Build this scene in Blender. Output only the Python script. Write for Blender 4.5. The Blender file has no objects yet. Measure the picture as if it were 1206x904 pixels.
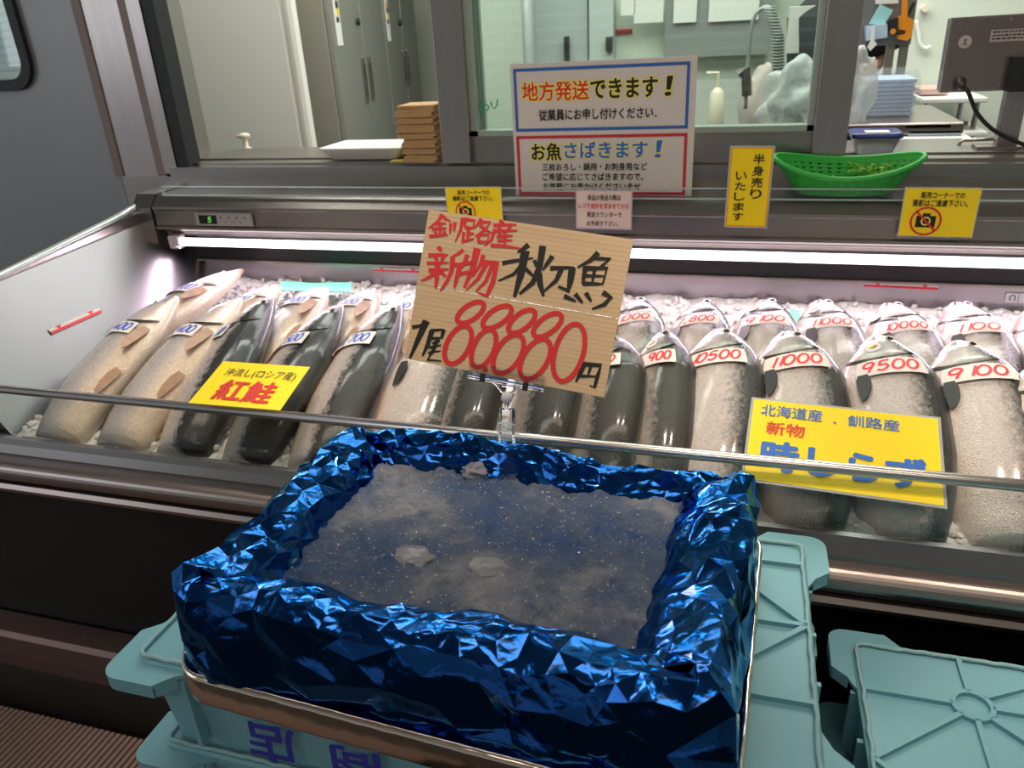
import bpy, bmesh, math, random
import numpy as np
from mathutils import Vector, Matrix, noise as mn

sc = bpy.context.scene
C = sc.collection
random.seed(7)
PI = math.pi
# ------------------------------------------------------------------ camera
YAW, PITCH, ROLL, FPX = .3031, .4318, .0552, 905.0
EYE = np.array([0, 0, 1.5])
def cam_axes():
    cy, sy, cp, sp, cr, sr = math.cos(YAW), math.sin(YAW), math.cos(PITCH), math.sin(PITCH), math.cos(ROLL), math.sin(ROLL)
    f = np.array([-sy*cp, cy*cp, -sp]); r = np.array([cy, sy, 0]); d = np.cross(f, r)
    return r*cr + d*sr, -r*sr + d*cr, f
RX, DN, FW = cam_axes()
cam = bpy.data.cameras.new('camera'); cam_o = bpy.data.objects.new('camera', cam); C.objects.link(cam_o)
M3 = Matrix((RX.tolist(), (-DN).tolist(), (-FW).tolist())).transposed()
cam_o.matrix_world = Matrix.Translation(EYE.tolist()) @ M3.to_4x4()
cam.sensor_width = 36; cam.lens = FPX/1206*36; cam.clip_start = .02
cam.dof.use_dof = True; cam.dof.focus_distance = 1.0; cam.dof.aperture_fstop = 9
sc.camera = cam_o
# ------------------------------------------------------------------ light and exposure
sc.view_settings.view_transform = 'Standard'; sc.view_settings.look = 'None'
sc.view_settings.gamma = 1; sc.view_settings.use_curve_mapping = False
sc.view_settings.exposure = 0.0
wd = bpy.data.worlds.new('world'); sc.world = wd; wd.use_nodes = True
bg = wd.node_tree.nodes['Background']; bg.inputs[0].default_value = (.92, .95, 1, 1); bg.inputs[1].default_value = .40
def area(name, loc, target, sx, sy, power, col):
    l = bpy.data.lights.new(name, 'AREA'); l.shape = 'RECTANGLE'; l.size = sx; l.size_y = sy; l.energy = power; l.color = col
    o = bpy.data.objects.new(name, l); C.objects.link(o); o.location = loc
    o.rotation_euler = (Vector(target)-Vector(loc)).to_track_quat('-Z', 'Y').to_euler()
    return o
area('ceiling_lamp_light', (-.35, .55, 2.7), (-.35, 1.0, .9), 3.0, .25, 13, (1, .86, .70))
area('ceiling_lamp_light', (.3, -1.2, 2.8), (0, .3, .8), 2.6, .3, 15, (1, .90, .78))
area('workroom_light', (-.6, 3.3, 2.75), (-.6, 3.3, 0), 3.2, 1.2, 62, (.95, 1, .93))
area('case_lamp_light', (-.3, 1.695, 1.012), (-.3, 1.45, .80), 2.3, .03, 6.0, (1, .80, .95))
area('daylight', (-4.2, -1.5, 2.2), (-.5, .9, .8), 1.8, 1.6, 14, (.88, .94, 1))
area('workroom_light', (-.4, 2.3, 2.75), (-.6, 2.9, .6), 3.4, .3, 40, (1, 1, .92))  # added light for the partition face, which the other one misses
def spot(loc, target, power, col, ang):
    l = bpy.data.lights.new('display_spot_light', 'SPOT'); l.energy = power; l.color = col; l.spot_size = math.radians(ang); l.spot_blend = .6; l.shadow_soft_size = .05
    o = bpy.data.objects.new('display_spot_light', l); C.objects.link(o); o.location = loc; o.rotation_euler = (Vector(target)-Vector(loc)).to_track_quat('-Z', 'Y').to_euler()
for x_ in (-.85, -.35, .2, .75): spot((x_, .80, 2.65), (x_, 1.14, .85), 46, (1, .84, .68), 35)

# ------------------------------------------------------------------ pixel rays
def ray(x, y): return RX*(x-603)/FPX + DN*(y-452)/FPX + FW
def onY(x, y, Y): v = ray(x, y); return Vector((EYE + v*(Y/v[1])).tolist())
def onZ(x, y, Z): v = ray(x, y); return Vector((EYE + v*((Z-1.5)/v[2])).tolist())
def onP(x, y, p0, n):
    v = ray(x, y); k = np.dot(n, np.array(p0)-EYE)/np.dot(n, v); return Vector((EYE+v*k).tolist())

# ------------------------------------------------------------------ materials
def nd(nt, t, **kw):
    n = nt.nodes.new(t)
    for k, v in kw.items(): setattr(n, k, v)
    return n
def mat(name, col, rough=.5, metal=0, emit=None, es=1, trans=0, ior=1.45, alpha=1, bump=0, bscale=60, stretch=None, var=0, vscale=8, coat=0, spec=None, sss=0, bdist=.002):
    m = bpy.data.materials.new(name); m.use_nodes = True; nt = m.node_tree; b = nt.nodes['Principled BSDF']
    b.inputs['Base Color'].default_value = (*col, 1); b.inputs['Roughness'].default_value = rough; b.inputs['Metallic'].default_value = metal
    b.inputs['Transmission Weight'].default_value = trans; b.inputs['IOR'].default_value = ior; b.inputs['Alpha'].default_value = alpha
    b.inputs['Coat Weight'].default_value = coat
    if spec is not None: b.inputs['Specular IOR Level'].default_value = spec
    if sss: b.inputs['Subsurface Weight'].default_value = sss; b.inputs['Subsurface Radius'].default_value = (.01, .01, .01)
    if emit: b.inputs['Emission Color'].default_value = (*emit, 1); b.inputs['Emission Strength'].default_value = es
    if bump or var:
        tc = nd(nt, 'ShaderNodeTexCoord'); mp = nd(nt, 'ShaderNodeMapping'); nt.links.new(tc.outputs['Object'], mp.inputs[0])
        if stretch: mp.inputs['Scale'].default_value = stretch
        if bump:
            no = nd(nt, 'ShaderNodeTexNoise'); no.inputs['Scale'].default_value = bscale; no.inputs['Detail'].default_value = 4
            nt.links.new(mp.outputs[0], no.inputs['Vector'])
            bp = nd(nt, 'ShaderNodeBump'); bp.inputs['Strength'].default_value = bump; bp.inputs['Distance'].default_value = bdist
            nt.links.new(no.outputs['Fac'], bp.inputs['Height']); nt.links.new(bp.outputs[0], b.inputs['Normal'])
        if var:
            n2 = nd(nt, 'ShaderNodeTexNoise'); n2.inputs['Scale'].default_value = vscale; n2.inputs['Detail'].default_value = 5
            nt.links.new(mp.outputs[0], n2.inputs['Vector'])
            mx = nd(nt, 'ShaderNodeMix', data_type='RGBA'); mx.inputs[6].default_value = (*[c*(1-var) for c in col], 1); mx.inputs[7].default_value = (*[min(1, c*(1+var)) for c in col], 1)
            nt.links.new(n2.outputs['Fac'], mx.inputs[0]); nt.links.new(mx.outputs[2], b.inputs['Base Color'])
    return m
MT = {}
MT['steel'] = mat('brushed_steel', (.33, .30, .28), .30, 1, bump=.06, bscale=40, stretch=(.6, 20, 20), var=.12, vscale=3)
MT['steelv'] = mat('brushed_steel_upright', (.40, .355, .345), .27, 1, bump=.06, bscale=40, stretch=(20, 20, .6), var=.12, vscale=3)
MT['binsteel'] = mat('bin_steel', (.19, .18, .19), .33, 1, bump=.08, bscale=18, var=.1, vscale=6)
MT['railsteel'] = mat('rail_steel', (.60, .57, .54), .25, 1)
MT['bump'] = mat('bumper_metal', (.36, .30, .28), .33, 1, bump=.05, bscale=30, stretch=(.4, 20, 20))
MT['dark'] = mat('dark_channel', (.07, .068, .068), .35, .6)
MT['black'] = mat('black_panel', (.006, .006, .007), .4)
MT['blackrub'] = mat('black_rubber', (.012, .013, .014), .5)
MT['grey'] = mat('grey_painted_panel', (.26, .265, .275), .40, .45, bump=.03, bscale=8, stretch=(1, 1, 9), var=.06, vscale=2)
MT['tape'] = mat('mauve_strip', (.20, .155, .145), .5)  # mauve colour of the two narrow upright strips on the pilaster
MT['glass'] = mat('clear_glass', (.96, 1, .98), .02, trans=1, ior=1.02)
MT['winglass'] = mat('window_glass', (.82, .93, .87), .03, trans=1, ior=1.06)
def wrap_mat(name, white, rough):
    m = mat(name, (.85, .88, .88), rough, bump=.8, bscale=30, bdist=.01); m.node_tree.nodes['Principled BSDF'].inputs['Alpha'].default_value = white; return m
def thin_glass(name, tint, refl=.06, rough=.02, bump=0, bscale=30):
    m = bpy.data.materials.new(name); m.use_nodes = True; nt = m.node_tree; nt.nodes.remove(nt.nodes['Principled BSDF']); out = nt.nodes['Material Output']
    tr = nd(nt, 'ShaderNodeBsdfTransparent'); tr.inputs[0].default_value = (*tint, 1); gl = nd(nt, 'ShaderNodeBsdfGlossy'); gl.inputs['Roughness'].default_value = rough
    lw = nd(nt, 'ShaderNodeLayerWeight'); lw.inputs[0].default_value = .12; ma = nd(nt, 'ShaderNodeMath', operation='MULTIPLY_ADD'); ma.inputs[1].default_value = .6; ma.inputs[2].default_value = refl
    nt.links.new(lw.outputs['Facing'], ma.inputs[0]); mx = nd(nt, 'ShaderNodeMixShader'); nt.links.new(ma.outputs[0], mx.inputs[0]); nt.links.new(tr.outputs[0], mx.inputs[1]); nt.links.new(gl.outputs[0], mx.inputs[2]); nt.links.new(mx.outputs[0], out.inputs[0])
    if bump:
        tc = nd(nt, 'ShaderNodeTexCoord'); no = nd(nt, 'ShaderNodeTexNoise'); no.inputs['Scale'].default_value = bscale; bp = nd(nt, 'ShaderNodeBump'); bp.inputs['Strength'].default_value = bump; bp.inputs['Distance'].default_value = .01
        nt.links.new(tc.outputs['Object'], no.inputs['Vector']); nt.links.new(no.outputs['Fac'], bp.inputs['Height']); nt.links.new(bp.outputs[0], gl.inputs['Normal']); nt.links.new(bp.outputs[0], lw.inputs['Normal'])
    return m
MT['glass'] = thin_glass('clear_glass', (.97, .985, .975), .02); MT['winglass'] = thin_glass('window_glass', (.86, .93, .89), .05)
MT['glassedge'] = mat('glass_edge', (.50, .56, .54), .2, .3)
MT['whitewall'] = mat('white_wall', (.74, .73, .66), .6, var=.03, vscale=3)
MT['greenwall'] = mat('pale_green_wall', (.60, .65, .56), .6, var=.03, vscale=3)
MT['fridge'] = mat('fridge_steel', (.36, .355, .32), .42, .75, bump=.03, bscale=30, stretch=(20, 20, .5))
MT['fridgeside'] = mat('fridge_side', (.30, .285, .24), .5, .4)
MT['paper'] = mat('white_paper', (.72, .70, .66), .7)
MT['notice'] = mat('notice_paper', (.58, .53, .49), .65)
MT['card'] = mat('label_card', (.80, .74, .70), .55)
MT['yellow'] = mat('yellow_card', (.90, .66, .004), .40, coat=.15)
MT['yellowhalo'] = mat('yellow_halo', (.85, .75, .10), .6)
MT['red'] = mat('red_ink', (.62, .025, .028), .55)
MT['redborder'] = mat('red_border', (.48, .02, .03), .5)
MT['blueborder'] = mat('blue_border', (.02, .11, .38), .5)
MT['blueink'] = mat('blue_ink', (.02, .13, .50), .55)
MT['navyink'] = mat('violet_blue_ink', (.03, .03, .33), .5)
MT['blackink'] = mat('black_ink', (.012, .011, .010), .5)
MT['redtag'] = mat('red_marker', (.75, .03, .05), .5)
MT['bluetag'] = mat('blue_marker', (.03, .10, .58), .5)
MT['crate'] = mat('aqua_plastic', (.17, .38, .445), .42, bump=.10, bscale=25, var=.07, vscale=7)
MT['crateedge'] = mat('aqua_plastic_worn_edge', (.25, .43, .46), .6, bump=.3, bscale=120, var=.15, vscale=60)
MT['basket'] = mat('green_basket_plastic', (.03, .40, .05), .4, sss=.1)
MT['leaf'] = mat('plastic_parsley', (.16, .42, .04), .5)
MT['silver'] = mat('silver_foil', (.74, .62, .52), .16, 1, bump=.25, bscale=30)
MT['foam'] = mat('white_foam', (.80, .80, .77), .6)
MT['lamp'] = mat('lamp_tube', (1, 1, 1), .5, emit=(1, .88, .97), es=3.2)
MT['clear'] = mat('clear_plastic', (.95, .97, 1), .06, trans=1, ior=1.25)
MT['clearw'] = mat('clouded_plastic', (.72, .74, .76), .25, trans=.55, ior=1.3)
MT['wrap'] = mat('plastic_wrap', (.86, .90, .90), .16, trans=.75, ior=1.1, bump=.6, bscale=30, bdist=.006)
MT['wrap'] = wrap_mat('plastic_wrap', .5, .18)
MT['wood'] = None
MT['greensheet'] = mat('green_sheet', (.10, .42, .26), .5)
MT['kraft'] = mat('thin_wood_sheet', (.46, .27, .12), .7, var=.2, vscale=20)
MT['cream'] = mat('cream_plastic', (.74, .66, .52), .45)
MT['lightblue'] = mat('light_blue_pack', (.40, .52, .74), .5, var=.1, vscale=20)
MT['deepblue'] = mat('deep_blue_film', (.02, .03, .22), .25)
MT['orange'] = mat('orange_plastic', (.78, .27, .01), .4)
MT['brown'] = mat('brown_rail_metal', (.16, .105, .095), .4, .6, bump=.08, bscale=30, stretch=(.5, 20, 20))
MT['slat'] = mat('brown_slats', (.30, .20, .165), .6, var=.2, vscale=10)
MT['floor'] = mat('floor_dark', (.06, .045, .035), .7, var=.3, vscale=6)
MT['scale'] = mat('scale_steel', (.34, .27, .25), .28, 1, bump=.06, bscale=25, var=.15, vscale=6)
MT['skin'] = mat('skin', (.55, .33, .25), .5, sss=.05)
MT['cloth'] = mat('black_cloth', (.02, .02, .025), .8)
MT['hose'] = mat('grey_hose', (.34, .36, .35), .4, .3)
MT['ceiling'] = mat('ceiling_paint', (.36, .36, .36), .8)
MT['teal'] = mat('teal_packet', (.32, .62, .60), .5)
MT['greenink'] = mat('green_marker', (.02, .36, .18), .5)
MT['eyeb'] = mat('fish_eye_black', (.01, .01, .012), .15)
MT['eyew'] = mat('fish_eye_ring', (.55, .50, .42), .25)
MT['fin'] = mat('dark_fin', (.035, .034, .036), .35, var=.3, vscale=40)
MT['finlight'] = mat('pale_fin', (.42, .25, .17), .4, var=.4, vscale=40)
MT['flesh'] = mat('salmon_flesh', (.66, .25, .12), .4)
MT['gill'] = mat('gill_slit', (.03, .015, .014), .3)
MT['digit'] = mat('green_digits', (.05, .3, .03), .5, emit=(.15, .9, .05), es=.8)
MT['mutedblue'] = mat('blue_plastic_bin', (.45, .58, .74), .4)

def wood_mat():
    m = bpy.data.materials.new('pine_board'); m.use_nodes = True; nt = m.node_tree; b = nt.nodes['Principled BSDF']
    uv = nd(nt, 'ShaderNodeUVMap'); mp = nd(nt, 'ShaderNodeMapping'); mp.inputs['Scale'].default_value = (2.2, 60, 1)
    nt.links.new(uv.outputs[0], mp.inputs[0])
    no = nd(nt, 'ShaderNodeTexNoise'); no.inputs['Scale'].default_value = 1.6; no.inputs['Detail'].default_value = 3; nt.links.new(mp.outputs[0], no.inputs['Vector'])
    wv = nd(nt, 'ShaderNodeTexWave', bands_direction='Y'); wv.inputs['Scale'].default_value = .9; wv.inputs['Distortion'].default_value = 1.6; wv.inputs['Detail'].default_value = 2
    nt.links.new(mp.outputs[0], wv.inputs['Vector'])
    rp = nd(nt, 'ShaderNodeValToRGB'); rp.color_ramp.elements[0].color = (.47, .315, .165, 1); rp.color_ramp.elements[1].color = (.62, .44, .255, 1)
    mx = nd(nt, 'ShaderNodeMath', operation='MULTIPLY_ADD'); mx.inputs[1].default_value = .45
    nt.links.new(wv.outputs['Fac'], mx.inputs[0]); nt.links.new(no.outputs['Fac'], mx.inputs[2]); nt.links.new(mx.outputs[0], rp.inputs[0])
    nt.links.new(rp.outputs[0], b.inputs['Base Color']); b.inputs['Roughness'].default_value = .55
    return m
MT['wood'] = wood_mat()

def foil_mat():
    m = bpy.data.materials.new('blue_foil'); m.use_nodes = True; nt = m.node_tree; b = nt.nodes['Principled BSDF']
    b.inputs['Metallic'].default_value = 1; b.inputs['Roughness'].default_value = .13
    b.inputs['Base Color'].default_value = (.006, .075, .30, 1)
    b.inputs['Specular Tint'].default_value = (.35, .75, 1, 1)
    b.inputs['Coat Weight'].default_value = .25; b.inputs['Coat Roughness'].default_value = .06; b.inputs['Coat Tint'].default_value = (.6, .95, 1, 1)
    tc = nd(nt, 'ShaderNodeTexCoord')
    v = nd(nt, 'ShaderNodeTexNoise'); v.inputs['Scale'].default_value = 55; v.inputs['Detail'].default_value = 2
    n = nd(nt, 'ShaderNodeTexNoise'); n.inputs['Scale'].default_value = 18; n.inputs['Detail'].default_value = 3
    va = nd(nt, 'ShaderNodeVectorMath', operation='MULTIPLY_ADD'); va.inputs[1].default_value = (.03, .03, .03)
    nt.links.new(tc.outputs['Object'], n.inputs['Vector']); nt.links.new(n.outputs['Color'], va.inputs[0]); nt.links.new(tc.outputs['Object'], va.inputs[2])
    nt.links.new(va.outputs[0], v.inputs['Vector'])
    bp = nd(nt, 'ShaderNodeBump'); bp.inputs['Strength'].default_value = .16; bp.inputs['Distance'].default_value = .006
    nt.links.new(v.outputs['Fac'], bp.inputs['Height']); nt.links.new(bp.outputs[0], b.inputs['Normal'])
    return m
MT['foil'] = foil_mat()

def trayice_mat():
    m = bpy.data.materials.new('slush_ice'); m.use_nodes = True; nt = m.node_tree; b = nt.nodes['Principled BSDF']
    tc = nd(nt, 'ShaderNodeTexCoord')
    n1 = nd(nt, 'ShaderNodeTexNoise'); n1.inputs['Scale'].default_value = 6; n1.inputs['Detail'].default_value = 9; n1.inputs['Roughness'].default_value = .62
    nt.links.new(tc.outputs['Object'], n1.inputs['Vector'])
    rp = nd(nt, 'ShaderNodeValToRGB'); e = rp.color_ramp.elements
    e[0].position = .36; e[0].color = (.030, .075, .20, 1); e[1].position = .68; e[1].color = (.33, .32, .335, 1)
    x = e.new(.52); x.color = (.11, .135, .20, 1)
    nt.links.new(n1.outputs['Fac'], rp.inputs[0]); nt.links.new(rp.outputs[0], b.inputs['Base Color'])
    b.inputs['Roughness'].default_value = .14; b.inputs['IOR'].default_value = 1.31
    n2 = nd(nt, 'ShaderNodeTexNoise'); n2.inputs['Scale'].default_value = 160; n2.inputs['Detail'].default_value = 6; n2.inputs['Roughness'].default_value = .8
    n3 = nd(nt, 'ShaderNodeTexVoronoi'); n3.inputs['Scale'].default_value = 70
    ad = nd(nt, 'ShaderNodeMath', operation='MULTIPLY_ADD'); ad.inputs[1].default_value = .6
    nt.links.new(tc.outputs['Object'], n2.inputs['Vector']); nt.links.new(tc.outputs['Object'], n3.inputs['Vector'])
    nt.links.new(n3.outputs['Distance'], ad.inputs[0]); nt.links.new(n2.outputs['Fac'], ad.inputs[2])
    bp = nd(nt, 'ShaderNodeBump'); bp.inputs['Strength'].default_value = .9; bp.inputs['Distance'].default_value = .005
    nt.links.new(ad.outputs[0], bp.inputs['Height']); nt.links.new(bp.outputs[0], b.inputs['Normal'])
    return m
MT['trayice'] = trayice_mat()
MT['grain'] = mat('ice_grain', (.55, .55, .58), .06, trans=.3, ior=1.31)
MT['lump'] = mat('ice_lump', (.42, .42, .45), .12, trans=.6, ior=1.31, bump=.4, bscale=90, bdist=.004)
def bedice_mat():
    m = bpy.data.materials.new('crushed_ice'); m.use_nodes = True; nt = m.node_tree; b = nt.nodes['Principled BSDF']
    tc = nd(nt, 'ShaderNodeTexCoord')
    n1 = nd(nt, 'ShaderNodeTexNoise'); n1.inputs['Scale'].default_value = 22; n1.inputs['Detail'].default_value = 4
    nt.links.new(tc.outputs['Object'], n1.inputs['Vector'])
    rp = nd(nt, 'ShaderNodeValToRGB'); e = rp.color_ramp.elements
    e[0].position = .3; e[0].color = (.64, .63, .55, 1); e[1].position = .62; e[1].color = (.86, .85, .83, 1)
    nt.links.new(n1.outputs['Fac'], rp.inputs[0]); nt.links.new(rp.outputs[0], b.inputs['Base Color'])
    b.inputs['Roughness'].default_value = .22; b.inputs['Transmission Weight'].default_value = .08; b.inputs['IOR'].default_value = 1.31
    n2 = nd(nt, 'ShaderNodeTexNoise'); n2.inputs['Scale'].default_value = 90; n2.inputs['Detail'].default_value = 3
    nt.links.new(tc.outputs['Object'], n2.inputs['Vector'])
    bp = nd(nt, 'ShaderNodeBump'); bp.inputs['Strength'].default_value = .5; bp.inputs['Distance'].default_value = .006
    nt.links.new(n2.outputs['Fac'], bp.inputs['Height']); nt.links.new(bp.outputs[0], b.inputs['Normal'])
    return m
MT['bedice'] = bedice_mat()

def fish_mat(name, back, mid, belly, b0, b1, spots=.0, metal=.25, scales=1):
    # dorsal to ventral colour pattern of the skin, scales as bump; 'fc' attribute = (dorsal coordinate 0..1, length, around)
    m = bpy.data.materials.new(name); m.use_nodes = True; nt = m.node_tree; b = nt.nodes['Principled BSDF']; L = nt.links.new
    at = nd(nt, 'ShaderNodeAttribute'); at.attribute_name = 'fc'
    sp = nd(nt, 'ShaderNodeSeparateXYZ'); L(at.outputs['Vector'], sp.inputs[0])
    mp = nd(nt, 'ShaderNodeMapping'); mp.inputs['Scale'].default_value = (1, 16, 12); L(at.outputs['Vector'], mp.inputs[0])
    no = nd(nt, 'ShaderNodeTexNoise'); no.inputs['Scale'].default_value = 2.5; no.inputs['Detail'].default_value = 6; no.inputs['Roughness'].default_value = .7
    L(mp.outputs[0], no.inputs['Vector'])
    ad = nd(nt, 'ShaderNodeMath', operation='MULTIPLY_ADD'); ad.inputs[1].default_value = .34; L(no.outputs['Fac'], ad.inputs[0])
    sb = nd(nt, 'ShaderNodeMath', operation='SUBTRACT'); sb.inputs[1].default_value = .17; L(sp.outputs[0], sb.inputs[0]); L(sb.outputs[0], ad.inputs[2])
    rp = nd(nt, 'ShaderNodeValToRGB'); e = rp.color_ramp.elements
    e[0].position = .20; e[0].color = (*belly, 1); e[1].position = b1; e[1].color = (*back, 1)
    x = e.new(.40); x.color = (*mid, 1); x = e.new(b0); x.color = (*[c*.78 for c in mid], 1)
    L(ad.outputs[0], rp.inputs[0])
    # scales
    m2 = nd(nt, 'ShaderNodeMapping'); m2.inputs['Scale'].default_value = (0, 110, 46); L(at.outputs['Vector'], m2.inputs[0])
    vo = nd(nt, 'ShaderNodeTexVoronoi'); vo.inputs['Scale'].default_value = 2.0; L(m2.outputs[0], vo.inputs['Vector'])
    hv = nd(nt, 'ShaderNodeMix', data_type='RGBA', blend_type='MULTIPLY'); hv.inputs[0].default_value = .55*scales
    r2 = nd(nt, 'ShaderNodeValToRGB'); r2.color_ramp.elements[0].color = (.55, .55, .55, 1); r2.color_ramp.elements[1].color = (1.0, 1.0, 1.0, 1); r2.color_ramp.elements[1].position = .8
    L(vo.outputs['Color'], r2.inputs[0]); L(rp.outputs[0], hv.inputs[6]); L(r2.outputs[0], hv.inputs[7])
    L(hv.outputs[2], b.inputs['Base Color'])
    b.inputs['Metallic'].default_value = metal; b.inputs['Roughness'].default_value = .26; b.inputs['Coat Weight'].default_value = .6; b.inputs['Coat Roughness'].default_value = .12
    bp = nd(nt, 'ShaderNodeBump'); bp.inputs['Strength'].default_value = .55 if scales else .25; bp.inputs['Distance'].default_value = .0016
    n3 = nd(nt, 'ShaderNodeTexNoise'); n3.inputs['Scale'].default_value = 7; n3.inputs['Detail'].default_value = 4; L(mp.outputs[0], n3.inputs['Vector'])
    a3 = nd(nt, 'ShaderNodeMath', operation='ADD'); L(vo.outputs['Distance'], a3.inputs[0]); L(n3.outputs['Fac'], a3.inputs[1])
    L(a3.outputs[0], bp.inputs['Height']); L(bp.outputs[0], b.inputs['Normal'])
    return m
MT['fishA'] = fish_mat('sockeye_skin_silver', (.03, .035, .045), (.60, .54, .52), (.76, .60, .46), .72, .88, metal=.12)
MT['fishD'] = fish_mat('sockeye_skin_dark', (.010, .012, .013), (.56, .49, .47), (.72, .58, .46), .52, .62, metal=.12)
MT['fishR'] = fish_mat('salmon_skin_silver', (.035, .036, .034), (.60, .53, .49), (.74, .60, .52), .68, .86, metal=.12)
MT['fishG'] = fish_mat('salmon_skin_grey', (.028, .027, .022), (.50, .44, .39), (.70, .56, .46), .54, .70, metal=.12)
MT['headD'] = fish_mat('dark_head_skin', (.012, .013, .014), (.58, .48, .45), (.70, .55, .46), .50, .62, metal=.1, scales=0)
MT['headS'] = fish_mat('silver_cheek', (.05, .05, .055), (.62, .54, .54), (.74, .58, .50), .70, .90, metal=.15, scales=0)
MT['headG'] = fish_mat('grey_green_cheek', (.05, .055, .055), (.46, .43, .41), (.66, .54, .50), .62, .84, metal=.2, scales=0)

# ------------------------------------------------------------------ object helpers
def obj(name, bm, m, parent=None, origin=None, smooth=False, label=None):
    if isinstance(bm, bpy.types.Mesh): me = bm
    else:
        me = bpy.data.meshes.new(name); bm.to_mesh(me); bm.free()
    ms = m if isinstance(m, (list, tuple)) else [m]
    for k in ms: me.materials.append(MT[k] if isinstance(k, str) else k)
    if smooth:
        for p in me.polygons: p.use_smooth = True
    o = bpy.data.objects.new(name, me); C.objects.link(o)
    if parent is not None:
        loc = Vector(parent['_o']) if '_o' in parent.keys() else Vector()
        me.transform(Matrix.Translation(-loc)); o.parent = parent; o['_o'] = list(loc)
    else:
        loc = Vector(origin) if origin is not None else sum((v.co for v in me.vertices), Vector())/max(1, len(me.vertices))
        me.transform(Matrix.Translation(-loc)); o.location = loc; o['_o'] = list(loc)
    if label: o['label'] = label
    return o
def thing(name, label, cat, loc, group=None):
    o = bpy.data.objects.new(name, None); C.objects.link(o); o.location = loc; o.empty_display_size = .05
    o['_o'] = list(loc); o['label'] = label; o['category'] = cat
    if group: o['group'] = group
    return o
def tag(o, label, cat, group=None, kind=None):
    o['label'] = label; o['category'] = cat
    if group: o['group'] = group
    if kind: o['kind'] = kind
    return o
def struct(name, bm, m, smooth=False):
    o = obj(name, bm, m, smooth=smooth); o['kind'] = 'structure'; return o
def bx(bm, x0, x1, y0, y1, z0, z1, bev=0, seg=2):
    vs = [bm.verts.new(p) for p in ((x0, y0, z0), (x1, y0, z0), (x1, y1, z0), (x0, y1, z0), (x0, y0, z1), (x1, y0, z1), (x1, y1, z1), (x0, y1, z1))]
    fs = [bm.faces.new([vs[i] for i in q]) for q in ((3, 2, 1, 0), (4, 5, 6, 7), (0, 1, 5, 4), (1, 2, 6, 5), (2, 3, 7, 6), (3, 0, 4, 7))]
    if bev:
        es = list({e for f in fs for e in f.edges}); bmesh.ops.bevel(bm, geom=es, offset=bev, segments=seg, affect='EDGES', profile=.5)
    return bm
def box(*a, **k): return bx(bmesh.new(), *a, **k)
def prism_x(prof, x0, x1, bm=None):
    bm = bm or bmesh.new()
    a = [bm.verts.new((x0, y, z)) for y, z in prof]; b = [bm.verts.new((x1, y, z)) for y, z in prof]; n = len(prof)
    for i in range(n): bm.faces.new((a[i], a[(i+1) % n], b[(i+1) % n], b[i]))
    bm.faces.new(a[::-1]); bm.faces.new(b); bmesh.ops.recalc_face_normals(bm, faces=bm.faces); return bm
def prism_poly(pts, n, th, bm=None):
    # polygon in 3D extruded along n by th
    bm = bm or bmesh.new(); n = Vector(n).normalized()
    a = [bm.verts.new(Vector(p)) for p in pts]; b = [bm.verts.new(Vector(p)+n*th) for p in pts]; k = len(pts); fs = []
    for i in range(k): fs.append(bm.faces.new((a[i], a[(i+1) % k], b[(i+1) % k], b[i])))
    fs.append(bm.faces.new(a[::-1])); fs.append(bm.faces.new(b)); bmesh.ops.recalc_face_normals(bm, faces=fs); return bm
def tube(bm, pts, r, seg=10, closed=False, cap=True):
    pts = [Vector(p) for p in pts]; n = len(pts); rings = []; up = None
    for i, p in enumerate(pts):
        a = pts[(i-1) % n] if (closed or i) else p; b = pts[(i+1) % n] if (closed or i < n-1) else p
        t = (b-a).normalized()
        if up is None: up = t.orthogonal().normalized()
        up = (up - t*up.dot(t)).normalized(); s = t.cross(up); rr = r[i] if isinstance(r, (list, tuple)) else r
        rings.append([bm.verts.new(p+up*math.cos(2*PI*k/seg)*rr+s*math.sin(2*PI*k/seg)*rr) for k in range(seg)])
    for i in range(n if closed else n-1):
        A, B = rings[i], rings[(i+1) % n]
        for k in range(seg): bm.faces.new((A[k], A[(k+1) % seg], B[(k+1) % seg], B[k]))
    if cap and not closed: bm.faces.new(rings[0][::-1]); bm.faces.new(rings[-1])
    return bm
def grid(bm, P, closed_u=False, closed_v=False):
    # P[i][j] points
    V = [[bm.verts.new(p) for p in row] for row in P]; ni, nj = len(V), len(V[0])
    for i in range(ni if closed_u else ni-1):
        for j in range(nj if closed_v else nj-1):
            bm.faces.new((V[i][j], V[(i+1) % ni][j], V[(i+1) % ni][(j+1) % nj], V[i][(j+1) % nj]))
    return V
def lathe(bm, c, prof, seg=24, sx=1, sy=1):
    c = Vector(c)
    P = [[c+Vector((r*math.cos(2*PI*k/seg)*sx, r*math.sin(2*PI*k/seg)*sy, z)) for k in range(seg)] for r, z in prof]
    V = grid(bm, P, closed_v=True)
    bm.faces.new(V[0][::-1]); bm.faces.new(V[-1]); bmesh.ops.recalc_face_normals(bm, faces=bm.faces); return bm
def blob(bm, c, r, sub=2, amp=.2, seed=0, sq=(1, 1, 1)):
    g = bmesh.ops.create_icosphere(bm, subdivisions=sub, radius=1)
    for v in g['verts']:
        d = v.co.copy(); k = 1+amp*mn.noise(d*1.7+Vector((seed*3.1, seed, 0)))*2
        v.co = Vector(c)+Vector((d.x*sq[0], d.y*sq[1], d.z*sq[2]))*r*k
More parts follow.
